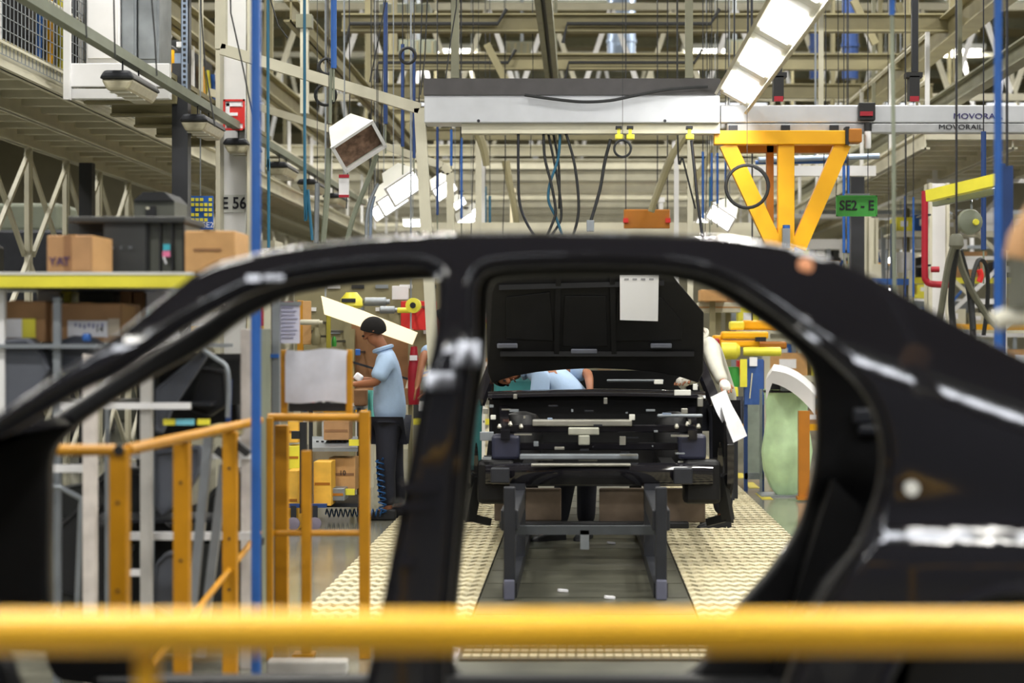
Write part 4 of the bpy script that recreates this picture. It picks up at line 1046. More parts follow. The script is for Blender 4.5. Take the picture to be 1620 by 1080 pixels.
R.seed(5)
for i, (x0, y0, x1, y1) in enumerate(((95, 880, 160, 1025), (165, 740, 222, 1025), (242, 820, 298, 1025), (300, 760, 395, 1025), (92, 660, 140, 730), (245, 690, 300, 720))):
    pass
for i, (pxs, m) in enumerate((([(150, 1000), (150, 760), (175, 735), (225, 740), (232, 1000)], CRATE), ([(236, 1000), (240, 800), (270, 830), (300, 800), (312, 1000)], BLACK), ([(310, 1000), (330, 780), (372, 740), (400, 760), (402, 1000)], CRATE), ([(95, 1000), (92, 860), (120, 840), (150, 870), (150, 1000)], BLACK), ([(245, 690), (262, 640), (300, 600), (370, 590), (384, 690)], BLACK))):
    liner(('dark plastic liner stack standing low between the rack uprights', 'black plastic liner stack behind the second amber post', 'dark plastic liner stack behind the slanted grey tubes', 'black plastic liner stack beside the rusty white upright', 'black tangled liner stack above the yellow shelf labels')[i], pxs, 8.95, .25, m)

fb = thing('floor_beam', 'low pale floor beam lying across before the tread mat', 'beam', W(485, 1075, 8.35)); MB().pbox(421, 1046, 548, 1068, 8.35, .1).build('beam', mat('dull_white_paint', srgb(178, 176, 172)), fb, bevel=.01); MB().pbox(425, 1066, 545, 1069, 8.37, .06).build('foot', GREY_D, fb)
# ------------------------------------------------------------------ people
def skin_mesh(name, verts, edges, m, parent, sub=2, flat=None):
    """verts: list of (point, radius or (rx, ry))"""
    me = bpy.data.meshes.new(name + '_cage'); me.from_pydata([v[0] for v in verts], edges, [])
    t = bpy.data.objects.new(name + '_cage', me); COL.objects.link(t)
    md = t.modifiers.new('skin', 'SKIN'); md.use_smooth_shade = True; md.branch_smoothing = 0.4
    ld = me.skin_vertices[0].data
    for i, v in enumerate(verts):
        r = v[1]; ld[i].radius = (r, r) if not isinstance(r, tuple) else r
        ld[i].use_root = (i == 0)
    sb = t.modifiers.new('sub', 'SUBSURF'); sb.levels = sub; sb.render_levels = sub
    dg = bpy.context.evaluated_depsgraph_get()
    out = bpy.data.meshes.new_from_object(t.evaluated_get(dg))
    bpy.data.objects.remove(t); bpy.data.meshes.remove(me)
    o0 = ORG[parent.name]; out.transform(Matrix.Translation(-o0))
    out.materials.clear(); out.materials.append(m); out.shade_smooth()
    return place(bpy.data.objects.new(name, out), parent, o0)

def person(lab, J, shirt, trousers, sleeve='short', gloves=False, face=Vector((-1, 0, -.35)), shoe=BLACK):
    """J: joints in world coordinates"""
    J = {k: Vector(v) for k, v in J.items()}
    ft = (J['ankleL'] + J['ankleR'])/2
    o = thing('person', lab, 'person', (ft.x, ft.y, 0))
    face = face.normalized(); hd = J['head']; upv = (hd - J['neck']).normalized()
    side = face.cross(upv).normalized(); face = upv.cross(side) * -1 if upv.cross(side).dot(face) < 0 else upv.cross(side)
    V = []; E = []
    def v(p, r): V.append((Vector(p), r)); return len(V) - 1
    def chain(*ids):
        for a, b in zip(ids[:-1], ids[1:]): E.append((a, b))
    pel = v(J['pelvis'], .075); ab = v(J['pelvis'].lerp(J['chest'], .5), .08); ch = v(J['chest'], .085)
    nb = v(J['neck'].lerp(J['chest'], .25), .055); nk = v(J['neck'], .052)
    h0 = v(hd - upv*.055 + face*.02, .068); h1 = v(hd + upv*.02 - face*.005, .088); h2 = v(hd + upv*.085 - face*.015, .062)
    chain(pel, ab, ch, nb, nk, h0, h1, h2)
    ch2 = v(hd - upv*.095 + face*.065, .03); E.append((h0, ch2))
    ns = v(hd - upv*.012 + face*.105, .014); E.append((h1, ns))
    for s in (-1, 1):
        er = v(hd + side*s*.088 - upv*.01 - face*.01, .016); E.append((h1, er))
    for S in 'LR':
        sh = v(J['shoulder'+S], .05); el = v(J['elbow'+S], .042); wr = v(J['wrist'+S], .028)
        chain(ch, sh, el, wr)
        d = (J['hand'+S] - J['wrist'+S]); L = d.length; d = d.normalized()
        pn = d.cross(Vector((0, 1, 0) if abs(d.y) < .8 else (1, 0, 0))).normalized(); lat = pn.cross(d)
        pm = v(J['wrist'+S] + d*L*.45, (.038, .02)); chain(wr, pm)
        for k in range(4):
            off = (k - 1.5)*.021; ln = (.066, .078, .074, .058)[k]
            f0 = v(J['wrist'+S] + d*L*.85 + lat*off, .0095); f1 = v(J['wrist'+S] + d*(L*.85 + ln*.55) + lat*off*1.05 - Vector((0,0,.008)), .0085); f2 = v(J['wrist'+S] + d*(L*.85 + ln*.9) + lat*off - Vector((0,0,.026)), .007)
            chain(pm, f0, f1, f2)
        t0 = v(J['wrist'+S] + d*L*.35 + lat*.04, .011); t1 = v(J['wrist'+S] + d*L*.75 + lat*.055 - Vector((0,0,.012)), .009); chain(pm, t0, t1)
        hp = v(J['hip'+S], .055); kn = v(J['knee'+S], .05); an = v(J['ankle'+S], .042); to = v(J['toe'+S], .03)
        chain(pel, hp, kn, an, to)
    skin_mesh('body', V, E, SKIN, o, 1)
    # hair cap: upper back part of the head
    mb = MB(); n = 18; rows = 9; vs = []; fs = []
    c = hd + upv*.012 - face*.012
    for i in range(rows + 1):
        th = pi*.72*i/rows
        for k in range(n):
            ph = 2*pi*k/n
            fr = cos(ph)                       # +1 towards the face
            tt = th*(1 - .56*max(0, fr + .25)/1.25)
            vs.append(c + upv*(.106*cos(tt)) + face*(.108*sin(tt)*cos(ph)) + side*(.092*sin(tt)*sin(ph)))
    for i in range(rows):
        for k in range(n): fs.append((i*n+k, i*n+(k+1)%n, (i+1)*n+(k+1)%n, (i+1)*n+k))
    mb.add(vs, fs); mb.smooth = True; mb.build('hair', HAIR, o)
    for s in (-1, 1):
        MB().lathe(hd + face*.086 + side*s*.034 + upv*.01, [(.0, -.008), (.011, -.004), (.011, .004), (0, .008)], 8).build('eye', HAIR, o)
    MB().bar(hd + face*.092 - upv*.055 - side*.022, hd + face*.092 - upv*.055 + side*.022, .008, .006).build('mouth', mat('lip_skin', srgb(120, 66, 56), .5), o)
    # shirt
    V = []; E = []
    hem = J['pelvis'] + (J['pelvis'] - J['chest'])*.18
    p0 = v(hem, (.165, .15)); p1 = v(J['pelvis'].lerp(J['chest'], .4), (.16, .145)); p2 = v(J['chest'], (.165, .15)); p3 = v(J['neck'].lerp(J['chest'], .35), .085); p4 = v(J['neck'] - (J['neck']-J['chest'])*.06, .068)
    chain(p0, p1, p2, p3, p4)
    for S in 'LR':
        sh = v(J['shoulder'+S], .082); E.append((p2, sh))
        if sleeve == 'short':
            e1 = v(J['shoulder'+S].lerp(J['elbow'+S], .55), .074); e2 = v(J['shoulder'+S].lerp(J['elbow'+S], .95), .078); chain(sh, e1, e2)
        else:
            e1 = v(J['elbow'+S], .062); e2 = v(J['elbow'+S].lerp(J['wrist'+S], .93), .046); chain(sh, e1, e2)
    skin_mesh('shirt', V, E, shirt, o, 2)
    nk_ = J['neck'] - (J['neck']-J['chest']).normalized()*.035; ax = (J['neck']-J['chest']).normalized(); e1_ = ax.orthogonal().normalized(); e2_ = ax.cross(e1_)
    MB().tube([nk_ + e1_*.075*cos(2*pi*k/16) + e2_*.075*sin(2*pi*k/16) for k in range(17)], .018, 6).build('collar', shirt, o)
    V = []; E = []
    p0 = v(J['pelvis'], (.15, .14)); 
    for S in 'LR':
        a = v(J['hip'+S], .105); b = v(J['knee'+S], .082); c_ = v(J['knee'+S].lerp(J['ankle'+S], .93), .07); chain(p0, a, b, c_)
    skin_mesh('trousers', V, E, trousers, o, 2)
    for S in 'LR':
        a, t = J['ankle'+S], J['toe'+S]; d = Vector((t.x - a.x, t.y - a.y, 0)).normalized(); q = Vector((-d.y, d.x, 0))
        heel = Vector((a.x, a.y, 0)) - d*.06
        prof = [(0, .045, .085), (.08, .046, .095), (.16, .05, .07), (.24, .045, .05), (.285, .02, .035)]
        g = []
        mb = MB(); vs = []; 
        for (x, w, h) in prof:
            c0 = heel + d*x
            vs += [c0 - q*w + Vector((0,0,.002)), c0 + q*w + Vector((0,0,.002)), c0 + q*w*.85 + Vector((0,0,h)), c0 - q*w*.85 + Vector((0,0,h))]
        fs = [(0,1,2,3)] + [(4*(len(prof)-1)+k) for k in ()]
        fs = [(3,2,1,0), tuple(4*(len(prof)-1)+k for k in range(4))]
        for i in range(len(prof)-1):
            for k in range(4): fs.append((4*i+k, 4*i+(k+1)%4, 4*(i+1)+(k+1)%4, 4*(i+1)+k))
        mb.add(vs, fs); mb.build('shoe', shoe, o, bevel=.012)
    if gloves:
        for S in 'LR':
            d = J['hand'+S] - J['wrist'+S]
            skin_mesh('glove', [(J['wrist'+S] - d*.2, .036), (J['wrist'+S] + d*.5, .046), (J['hand'+S] + d*.35, .032)], [(0,1),(1,2)], GLOVE, o, 2)
    return o

Yp = 15.5
def J3(px, py, dy=0, Y=Yp): return W(px, py, Y) + Vector((0, dy, 0))
worker = person('person in light blue shirt looking down at the workbench behind the amber fence',
    dict(pelvis=J3(617, 664), chest=J3(617, 588), neck=J3(604, 545), head=J3(590, 524),
         shoulderL=J3(617, 566, -.19), elbowL=J3(600, 604, -.24), wristL=J3(568, 607, -.16), handL=J3(554, 606, -.14),
         shoulderR=J3(614, 566, .19), elbowR=J3(592, 606, .22), wristR=J3(570, 601, .12), handR=J3(556, 598, .10),
         hipL=J3(615, 676, -.09), kneeL=J3(612, 745, -.10), ankleL=J3(617, 806, -.10), toeL=J3(590, 815, -.10),
         hipR=J3(618, 676, .09), kneeR=J3(622, 745, .09), ankleR=J3(630, 806, .10), toeR=J3(604, 815, .10)), SHIRT, NAVY, face=Vector((-1, -.05, -.55)))
hold = thing('hand_tool', 'small white wrapped part held in the worker hand over the bench', 'part', J3(560, 604, -.12)); MB().bar(J3(563, 592, -.06), J3(574, 600, -.06), .05, .06).build('wrapped_part', WHITE_P, hold, bevel=.015)
Y2 = 16.4
person('person in light blue shirt half hidden by the door pillar near the red panel',
    dict(pelvis=J3(706, 660, 0, Y2), chest=J3(702, 575, 0, Y2), neck=J3(692, 534, 0, Y2), head=J3(684, 508, 0, Y2).lerp(J3(700, 508, 0, Y2), 1.0),
         shoulderL=J3(694, 552, -.2, Y2), elbowL=J3(676, 560, -.35, Y2), wristL=J3(668, 600, -.40, Y2), handL=J3(664, 616, -.40, Y2),
         shoulderR=J3(706, 552, .2, Y2), elbowR=J3(698, 600, .26, Y2), wristR=J3(680, 620, .2, Y2), handR=J3(668, 624, .2, Y2),
         hipL=J3(702, 672, -.09, Y2), kneeL=J3(702, 735, -.1, Y2), ankleL=J3(706, 792, -.1, Y2), toeL=J3(686, 800, -.1, Y2),
         hipR=J3(710, 672, .09, Y2), kneeR=J3(712, 735, .1, Y2), ankleR=J3(716, 792, .1, Y2), toeR=J3(696, 800, .1, Y2)), SHIRT, NAVY)
# worker bending over the cowl of the second car
def K(x, y, z): return Vector((x, y, z))
person('person in light blue shirt bending inside the cabin of the black car with raised hood',
    dict(pelvis=K(.02, 13.80, .94), chest=K(-.20, 13.85, 1.19), neck=K(-.42, 13.90, 1.27), head=K(-.55, 13.92, 1.22),
         shoulderL=K(-.28, 13.66, 1.22), elbowL=K(-.30, 13.62, 1.00), wristL=K(-.45, 13.64, .86), handL=K(-.52, 13.66, .82),
         shoulderR=K(-.16, 14.06, 1.24), elbowR=K(.06, 13.95, 1.22), wristR=K(.07, 13.70, 1.12), handR=K(.07, 13.64, 1.04),
         hipL=K(-.02, 13.74, .88), kneeL=K(-.10, 13.72, .48), ankleL=K(-.17, 13.74, .08), toeL=K(-.30, 13.66, .03),
         hipR=K(.06, 13.86, .88), kneeR=K(.05, 13.86, .48), ankleR=K(.04, 13.84, .08), toeR=K(.00, 13.70, .03)), SHIRT, NAVY, face=Vector((-1, 0, -.6)))
person('person in off-white jacket leaning in beside the open hood with gloved hands',
    dict(pelvis=K(1.10, 14.75, .95), chest=K(.98, 14.5, 1.34), neck=K(.88, 14.38, 1.52), head=K(.79, 14.30, 1.62),
         shoulderL=K(.98, 14.28, 1.42), elbowL=K(1.00, 14.0, 1.26), wristL=K(1.04, 13.75, 1.15), handL=K(1.05, 13.64, 1.12),
         shoulderR=K(.92, 14.65, 1.42), elbowR=K(.88, 14.5, 1.2), wristR=K(.80, 14.3, 1.15), handR=K(.75, 14.2, 1.15),
         hipL=K(1.09, 14.66, .90), kneeL=K(1.07, 14.62, .50), ankleL=K(1.10, 14.65, .08), toeL=K(1.00, 14.60, .03),
         hipR=K(1.12, 14.86, .90), kneeR=K(1.12, 14.86, .50), ankleR=K(1.14, 14.95, .08), toeR=K(1.04, 14.90, .03)), SHIRT_W, NAVY, sleeve='long', gloves=True, face=Vector((-1, -.4, -.4)))

# ------------------------------------------------------------------ second black car, hood up, seen from the front
XC = 0.12
c2 = thing('car', 'black car body with raised hood standing on the line behind the first', 'car body', (XC, 13.5, .3))
def hoodpart(name, pxs, m, d0=0.0, th=.025, par=c2):
    P = [W(x, y, 13.0) for x, y in pxs]
    mb = MB(); mb.prism([(p.x, p.z) for p in P], 0, th)
    for v in mb.v: v.y = 13.25 - (v.z - 1.18)*.45 + v.y + d0
    return mb.build(name, m, par, bevel=.008)
arc = [(1108, 607), (1075, 596), (1035, 589), (990, 585), (942, 583), (895, 585), (850, 589), (810, 596), (775, 607)]
hd_ = hoodpart('hood', arc + [(769, 590), (769, 455), (780, 420), (800, 405), (1040, 405), (1066, 440), (1114, 494), (1116, 590)], PAINT_IN)
for q in ([(800, 470), (870, 462), (876, 540), (800, 536)], [(893, 468), (958, 468), (962, 548), (889, 548)], [(976, 462), (1046, 470), (1082, 510), (1080, 538), (972, 540)]):
    hoodpart('recess_panel', q, PAINT_IN, -.012, .012, hd_)
for (xa, ya, xb, yb) in ((884, 430, 880, 560), (968, 430, 972, 560), (790, 455, 1050, 448), (790, 560, 1100, 560)):
    a, b = W(xa, ya, 13.0), W(xb, yb, 13.0)
    for p in (a, b): p.y = 13.25 - (p.z - 1.18)*.45 - .014
    MB().bar(a, b, .035, .024, (0, 1, 0)).build('stiffening_rib', PAINT_IN, hd_)
for (x0, y0, x1, y1) in ((785, 543, 818, 551), (903, 552, 945, 560), (1030, 543, 1064, 551)):
    hoodpart('bright_slot', [(x0, y0), (x1, y0), (x1, y1), (x0, y1)], mat('slot_metal', srgb(140, 144, 160), .3, .6, .05), -.03, .02, hd_)
ps = thing('paper_sheet', 'white paper sheet stuck on the underside of the raised hood', 'paper', W(1010, 508, 12.6))
P = [W(x, y, 13.0) for x, y in ((980, 436), (1041, 436), (1041, 508), (981, 506))]
mb = MB(); mb.prism([(p.x, p.z) for p in P], 0, .003)
for v in mb.v: v.y = 13.25 - (v.z - 1.18)*.45 - .045 + v.y
mb.build('sheet', mat('bright_paper', (.98, .98, 1.0), .6, 0, 0), ps)
for k in range(4):
    P = [W(x, y, 13.0) for x, y in ((987 + k*13, 441), (994 + k*13, 441), (994 + k*13, 444), (987 + k*13, 444))]
    mb = MB(); mb.prism([(p.x, p.z) for p in P], 0, .002)
    for v in mb.v: v.y = 13.25 - (v.z - 1.18)*.45 - .048 + v.y
    mb.build('printed_mark', mat('grey_print', srgb(170, 170, 175), .7), ps)
# cowl, bulkhead, cabin
g = []
for i in range(13):
    x = 772 + 344*i/12; yy = 619 - 4*sin(pi*i/12); g.append([W(x, yy, 13.30 + .06*sin(pi*i/12)), W(x, yy + 4, 13.22), W(x, yy + 11, 13.18), W(x, yy + 14, 13.24)])
MB().sheet(g, .02, (0, 1, 0)).build('cowl', PAINT, c2)
MB().box(XC - .74, XC - .38, 13.36, 13.42, .45, 1.08).build('bulkhead', PAINT_IN, c2); MB().box(XC + .25, XC + .74, 13.36, 13.42, .45, 1.08).build('bulkhead', PAINT_IN, c2)
MB().box(XC - .38, XC + .25, 13.36, 13.42, .45, 1.08).build('bulkhead', PAINT_IN, c2)
MB().box(XC - .75, XC + .75, 14.3, 16.3, .42, .46).build('floor_pan', PAINT_IN, c2)
for s in (-1, 1):
    sx = XC + s*.84
    # front fender as a curved wall with wheel arch
    poly = []
    for k in range(13): a = pi*k/12; poly.append((12.75 + .36*cos(pi - a), .42 + .36*sin(a)))
    poly += [(13.2, .40), (13.45, .40), (13.5, 1.0), (13.1, 1.06), (12.6, 1.02), (12.25, .94), (12.12, .80), (12.15, .55)]
    mb = MB(); n = len(poly)
    vs = [(sx - s*.02, y, z) for y, z in poly] + [(sx + s*.025*(1 if z < .9 else -1), y, z) for y, z in poly]
    mb.add(vs, [tuple(range(n)), tuple(range(2*n-1, n-1, -1))] + [(i, n+i, n+(i+1)%n, (i+1)%n) for i in range(n)])
    mb.build('fender', PAINT, c2, bevel=.006)
    MB().bar((sx, 13.5, 1.02), (sx - s*.16, 14.15, 1.50), .07, .06).build('windscreen_pillar', PAINT, c2)
    MB().bar((sx - s*.16, 14.15, 1.50), (sx - s*.16, 15.6, 1.52), .07, .06).build('roof_rail', PAINT, c2)
    MB().bar((sx, 13.5, .44), (sx, 16.3, .44), .08, .12).build('sill', PAINT, c2)
    MB().bar((sx - s*.02, 14.75, .5), (sx - s*.15, 14.85, 1.5), .07, .1).build('door_pillar', PAINT, c2)
    MB().bar((sx - s*.16, 15.6, 1.52), (sx, 16.5, 1.1), .1, .12).build('rear_pillar', PAINT, c2)
    MB().box(sx - .03, sx + .03, 15.6, 16.9, .5, 1.1).build('rear_quarter', PAINT, c2, bevel=.02)
    # strut tower and rails
    MB().lathe((XC + s*.52, 12.95, .62), [(.14, 0), (.14, .28), (.10, .34), (.03, .36)], 18).build('strut_tower', PAINT_IN, c2)
    MB().bar((XC + s*.45, 12.05, .62), (XC + s*.45, 13.4, .62), .09, .11).build('chassis_rail', PAINT_IN, c2)
    MB().bar((XC + s*.60, 12.15, .86), (XC + s*.66, 13.3, .98), .06, .06).build('upper_rail', PAINT, c2)
    MB().box(XC + s*.60 - .09, XC + s*.60 + .09, 12.18, 12.36, .70, .86).build('lamp_carrier', mat('slate_lamp_housing', srgb(46, 48, 66), .35), c2, bevel=.02)
    for k in range(3): MB().lathe((XC + s*(.50 + .07*k), 12.2, .90 + .015*(k % 2)), [(.012, 0), (.016, .01), (.008, .03)], 8).build('bolt', STEEL, c2)
    MB().bar((XC + s*.78, 12.2, .60), (XC + s*.84, 12.3, .30), .07, .05).build('splash_bracket', BLACK, c2); MB().bar((XC + s*.84, 12.3, .32), (XC + s*.72, 12.4, .28), .06, .05).build('splash_bracket', BLACK, c2)
    MB().box(XC + s*.66 - .12, XC + s*.66 + .12, 12.12, 12.3, .42, .70).build('corner_block', PAINT_IN, c2, bevel=.03)
MB().box(XC - .62, XC + .62, 14.15, 15.6, 1.50, 1.54).build('roof_panel', PAINT, c2, bevel=.015)
MB().box(XC - .72, XC + .72, 16.15, 16.2, .46, 1.20).build('seat_bulkhead', PAINT_IN, c2); MB().box(XC - .75, XC + .75, 16.4, 16.95, .95, 1.05).build('boot_lid', PAINT, c2, bevel=.02)
# front structure
def pb(name, x0, y0, x1, y1, Y, d, m, bev=.008): return MB().pbox(x0, y0, x1, y1, Y, d).build(name, m, c2, bevel=bev)
pb('front_panel', 842, 664, 1000, 674, 12.20, .12, STEEL); pb('front_panel', 800, 672, 1100, 684, 12.22, .10, PAINT)
pb('latch_plate', 899, 676, 948, 688, 12.17, .03, mat('pale_latch_metal', srgb(190, 190, 176), .4, .5)); pb('latch_stem', 915, 688, 933, 704, 12.17, .03, mat('pale_latch_metal', srgb(190, 190, 176)))
pb('tie_bar', 1040, 655, 1112, 660, 12.4, .05, GREY); pb('tie_bar', 960, 600, 1050, 604, 13.6, .05, GREY)
pb('lower_panel', 822, 718, 1010, 727, 12.14, .06, GREY); pb('lower_panel', 790, 700, 1110, 712, 12.25, .05, PAINT)
for (x, y, w, h, m) in ((985, 697, 10, 14, STEEL), (770, 690, 22, 14, GREY), (848, 702, 8, 8, GREY), (885, 709, 16, 5, STEEL), (870, 665, 8, 8, GALV), (1042, 604, 14, 7, REFL), (1080, 621, 26, 9, REFL), (958, 634, 6, 10, STEEL), (1100, 612, 7, 10, REFL), (1108, 636, 9, 14, STEEL), (1083, 650, 10, 8, STEEL), (768, 650, 8, 9, STEEL), (780, 660, 8, 7, REFL), (1068, 680, 30, 5, STEEL), (1090, 690, 24, 6, GREY), (1000, 660, 9, 9, REFL), (820, 735, 12, 5, STEEL), (1086, 732, 26, 5, REFL), (860, 726, 30, 5, STEEL), (930, 727, 30, 5, STEEL), (815, 627, 6, 8, STEEL)):
    pb('bracket', x - w/2, y - h/2, x + w/2, y + h/2, 12.24 if y > 640 else 12.9, .04, m, .004)
R.seed(11)
for k in range(46):
    x = R.uniform(765, 1118); y = R.uniform(640, 768); w_ = R.choice([1, 1.5, 3, 7, 14]); h_ = R.choice([1, 1.5, 2])
    pb('clip', x - w_, y - h_, x + w_, y + h_, 12.08 + R.random()*.25, .03, R.choice([GREY, STEEL, GREY_D, GALV, GREY_D, GREY_D]), 0)
g = []
for i in range(15):
    x = 768 + 360*i/14; yv = 12.0 + .10*(2*i/14 - 1)**2
    g.append([W(x, 733, yv) + Vector((0, .08, 0)), W(x, 736, yv), W(x, 744, yv - .03), W(x, 756, yv - .03), W(x, 766, yv), W(x, 770, yv) + Vector((0, .06, 0))])
MB().sheet(g, .01, (0, 1, 0)).build('bumper_beam', PAINT, c2)
pb('bumper_top_strip', 840, 733, 998, 738, 11.97, .04, STEEL); pb('end_cap', 776, 740, 806, 764, 11.95, .06, GREY_D); pb('end_cap', 1066, 740, 1096, 766, 11.95, .06, GREY_D)
for (x0, x1, y0, y1) in ((782, 888, 772, 824), (948, 1116, 772, 826)):
    pb('undershield', x0, y0, x1, y1, 13.44, .04, mat('brown_undershield', srgb(98, 84, 70), .6, 0, .2), .01)
pb('subframe', 790, 826, 1090, 836, 13.3, .1, BLACK)
for (x, y) in ((745, 800), (1136, 790)):
    pass
# skid under the second car
sd = thing('car_skid', 'dark steel skid with tall front posts carrying the second black car', 'skid', (XC, 11.5, 0))
for x in (806, 1046):
    a = W(x, 770, 10.66); MB().box(a.x - .032, a.x + .032, 10.63, 10.70, 0.02, a.z).build('front_post', GREY_D, sd, bevel=.006)
    MB().box(a.x - .03, a.x + .03, 10.595, 10.635, .02, .13).build('foot_cap', mat('slate_foot', srgb(92, 94, 112), .5), sd, bevel=.006)
    MB().box(a.x - .05, a.x + .05, 10.66, 12.1, .40, .52).build('support_block', GREY_D, sd, bevel=.01)
    MB().box(a.x - .04, a.x + .04, 10.70, 16.2, .02, .10).build('runner', GREY_D, sd)
    MB().box(a.x - .05, a.x + .05, 12.0, 12.1, .10, .56).build('rear_post', GREY_D, sd)
    MB().box(a.x - .05, a.x + .05, 15.6, 15.7, .10, .42).build('rear_post', GREY_D, sd)
    MB().bar((a.x, 10.72, .12), (a.x, 11.4, .42), .05, .03).build('brace', GREY_D, sd)
a, b = W(812, 838, 10.9), W(1040, 838, 10.9); MB().bar(a, b, .05, .05).build('cross_bar', mat('skid_bar_steel', srgb(66, 70, 74), .45), sd)
MB().bar(W(925, 838, 10.9), W(925, 868, 10.9), .05).build('centre_lug', GREY, sd)
# loose scraps on the track
for i, (x, y) in enumerate(((968, 865), (892, 942), (966, 953))):
    Y = EYE*F/(y - CY); a = W(x, y, Y); MB().bar((a.x - .03, Y, .032), (a.x + .02, Y + .02, .026), .03, .014).build('paper_scrap', WHITE_P, label='small white paper scrap lying on the dark track plates', cat='scrap', group='scraps on the track')
# white sheet roll hanging on the fender
wr_ = thing('cover_sheet', 'white protective sheet hanging slanted over the far fender of the second car', 'sheet', W(1150, 702, 12.7))
g = [[W(1124 + 24*j/4 + 34*i/6, 628 - 12*j/4 + 74*i/6 + 3*sin(i), 12.55 + .15*j/4 + .02*sin(i*1.4)) for j in range(5)] for i in range(7)]
MB().sheet(g, .006, (0, 1, 0)).build('sheet', WHITE_P, wr_)

tcv = thing('seat_cover', 'dark teal plastic cover over a seat inside the second black car', 'cover', (-.42, 14.6, .46))
MB().box(-.66, -.20, 14.45, 14.75, .46, 1.20).build('cover', mat('dark_teal_plastic', srgb(52, 120, 122), .5), tcv, bevel=.05)
# ------------------------------------------------------------------ workbench area behind the fence
wbn = thing('workbench', 'steel workbench with tilted shelves before the worker', 'workbench', (W(535, 0, 16).x, 16.2, 0))
for x in (492, 568):
    for Y in (15.9, 16.6): a = W(x, 645, Y); MB().box(a.x - .015, a.x + .015, Y - .015, Y + .015, 0, a.z).build('leg', GREY_D, wbn)
MB().pbox(490, 642, 575, 648, 15.9, .7).build('bench_top', GREY, wbn)
def tilt(name, x0, x1, ya, yb, Ya, Yb, m, par, th=.03):
    P = [W(x0, ya, Ya), W(x1, ya, Ya), W(x1, yb, Yb), W(x0, yb, Yb)]
    return MB().add([*P, *[p + Vector((0, 0, -th)) for p in P]], [(0,1,2,3),(7,6,5,4),(0,4,5,1),(1,5,6,2),(2,6,7,3),(3,7,4,0)]).build(name, m, par)
tilt('shelf', 494, 566, 708, 690, 15.0, 15.6, GREY, wbn)
tilt('shelf', 494, 575, 796, 782, 15.0, 15.6, GREY_D, wbn)
for k in range(7): MB().pbox(500 + k*8, 697, 504 + k*8, 700, 15.28, .02).build('slot', GREY_D, wbn)
for (x, y) in ((560, 700), (553, 778)): MB().pbox(x - 8, y - 5, x + 8, y + 5, 14.98, .02).build('yellow_tag', LEMON, wbn)
for (lab, q, Y, m) in (('brown carton tilted on the bench shelf', (512, 666, 552, 696), 15.2, CARD), ('open tan carton marked 10 on the bottom bench shelf', (520, 724, 562, 776), 15.1, CARD_B), ('grey bin on the bottom bench shelf', (522, 772, 545, 792), 14.9, GREY),
                       ('upright yellow carton leaning by the trolley', (496, 730, 524, 800), 14.8, mat('yellow_carton', srgb(240, 186, 70), .6)), ('small yellow carton on the trolley side', (455, 666, 472, 700), 14.9, mat('yellow_carton', srgb(240, 186, 70))), ('lemon yellow bin between the yellow cartons', (455, 705, 474, 742), 14.9, LEMON), ('tall yellow carton standing on the floor by the amber fence', (454, 744, 472, 838), 14.6, mat('yellow_carton', srgb(240, 186, 70)))):
    o, a, b = carton('carton', lab, *q, Y, .26, m, lid=False)
    MB().box(a.x + .01, b.x - .01, Y - .004, Y, (a.z+b.z)/2 - .01, (a.z+b.z)/2 + .01).build('seam', CARD_D if m in (CARD, CARD_B) else HOIST_D, o)
    if '10' in lab: text('10', .055, W(542, 748, 15.09), INK, 'printed_number', o)
tr = thing('trolley', 'black post trolley with grey castors beside the yellow cartons', 'trolley', W(480, 836, 14.5))
MB().pbox(474, 668, 484, 812, 14.5, .06).build('post', BLACK, tr); MB().pbox(441, 797, 516, 803, 14.5, .06).build('base_bar', BLUE_D, tr)
MB().pbox(461, 682, 474, 694, 14.48, .05).build('clamp', BLACK, tr)
for x in (464, 498): MB().lathe(W(x, 828, 14.5), [(.03, -.02), (.05, -.015), (.05, .015), (.03, .02)], 16, 'y').build('castor', mat('grey_castor', srgb(120, 112, 128), .6), tr); MB().pbox(x - 4, 800, x + 4, 826, 14.49, .03).build('fork', GREY_D, tr)
# blue coiled air hose
pts = [J3(587, 682), J3(600, 715)]
n = 60
for i in range(n): t = i/n; pts.append(W(600 + 6*t + 6*cos(i*1.0), 725 + 88*t, 15.3 + .05*sin(i*1.0)))
for i in range(n + 20): t = i/(n + 20); pts.append(W(606 - 92*t, 814 - 6*sin(i*1.0) - 3, 15.35 + .05*cos(i*1.0)))
MB().tube(cat_rom(pts, 2), .006, 5).build('coiled_air_hose', mat('blue_hose_plastic', srgb(40, 92, 150), .3), label='blue spiral air hose hanging beside the worker and lying on the floor', cat='hose')
# teal cloth and bin before the worker
tc_ = thing('teal_drape', 'pale teal plastic drape hanging from the bench before the worker', 'drape', W(590, 700, 15.9)); g = [[W(582 + 15*j/5, 617 + 85*i/5, 15.95 + .02*sin(j*2)) for j in range(6)] for i in range(6)]; MB().sheet(g, .006).build('sheet', TEAL, tc_)
MB().pbox(560, 616, 580, 642, 15.85, .15).build('parts_bin', CARD_D, label='brown parts bin on the bench under the worker hands', cat='bin', bevel=.01)
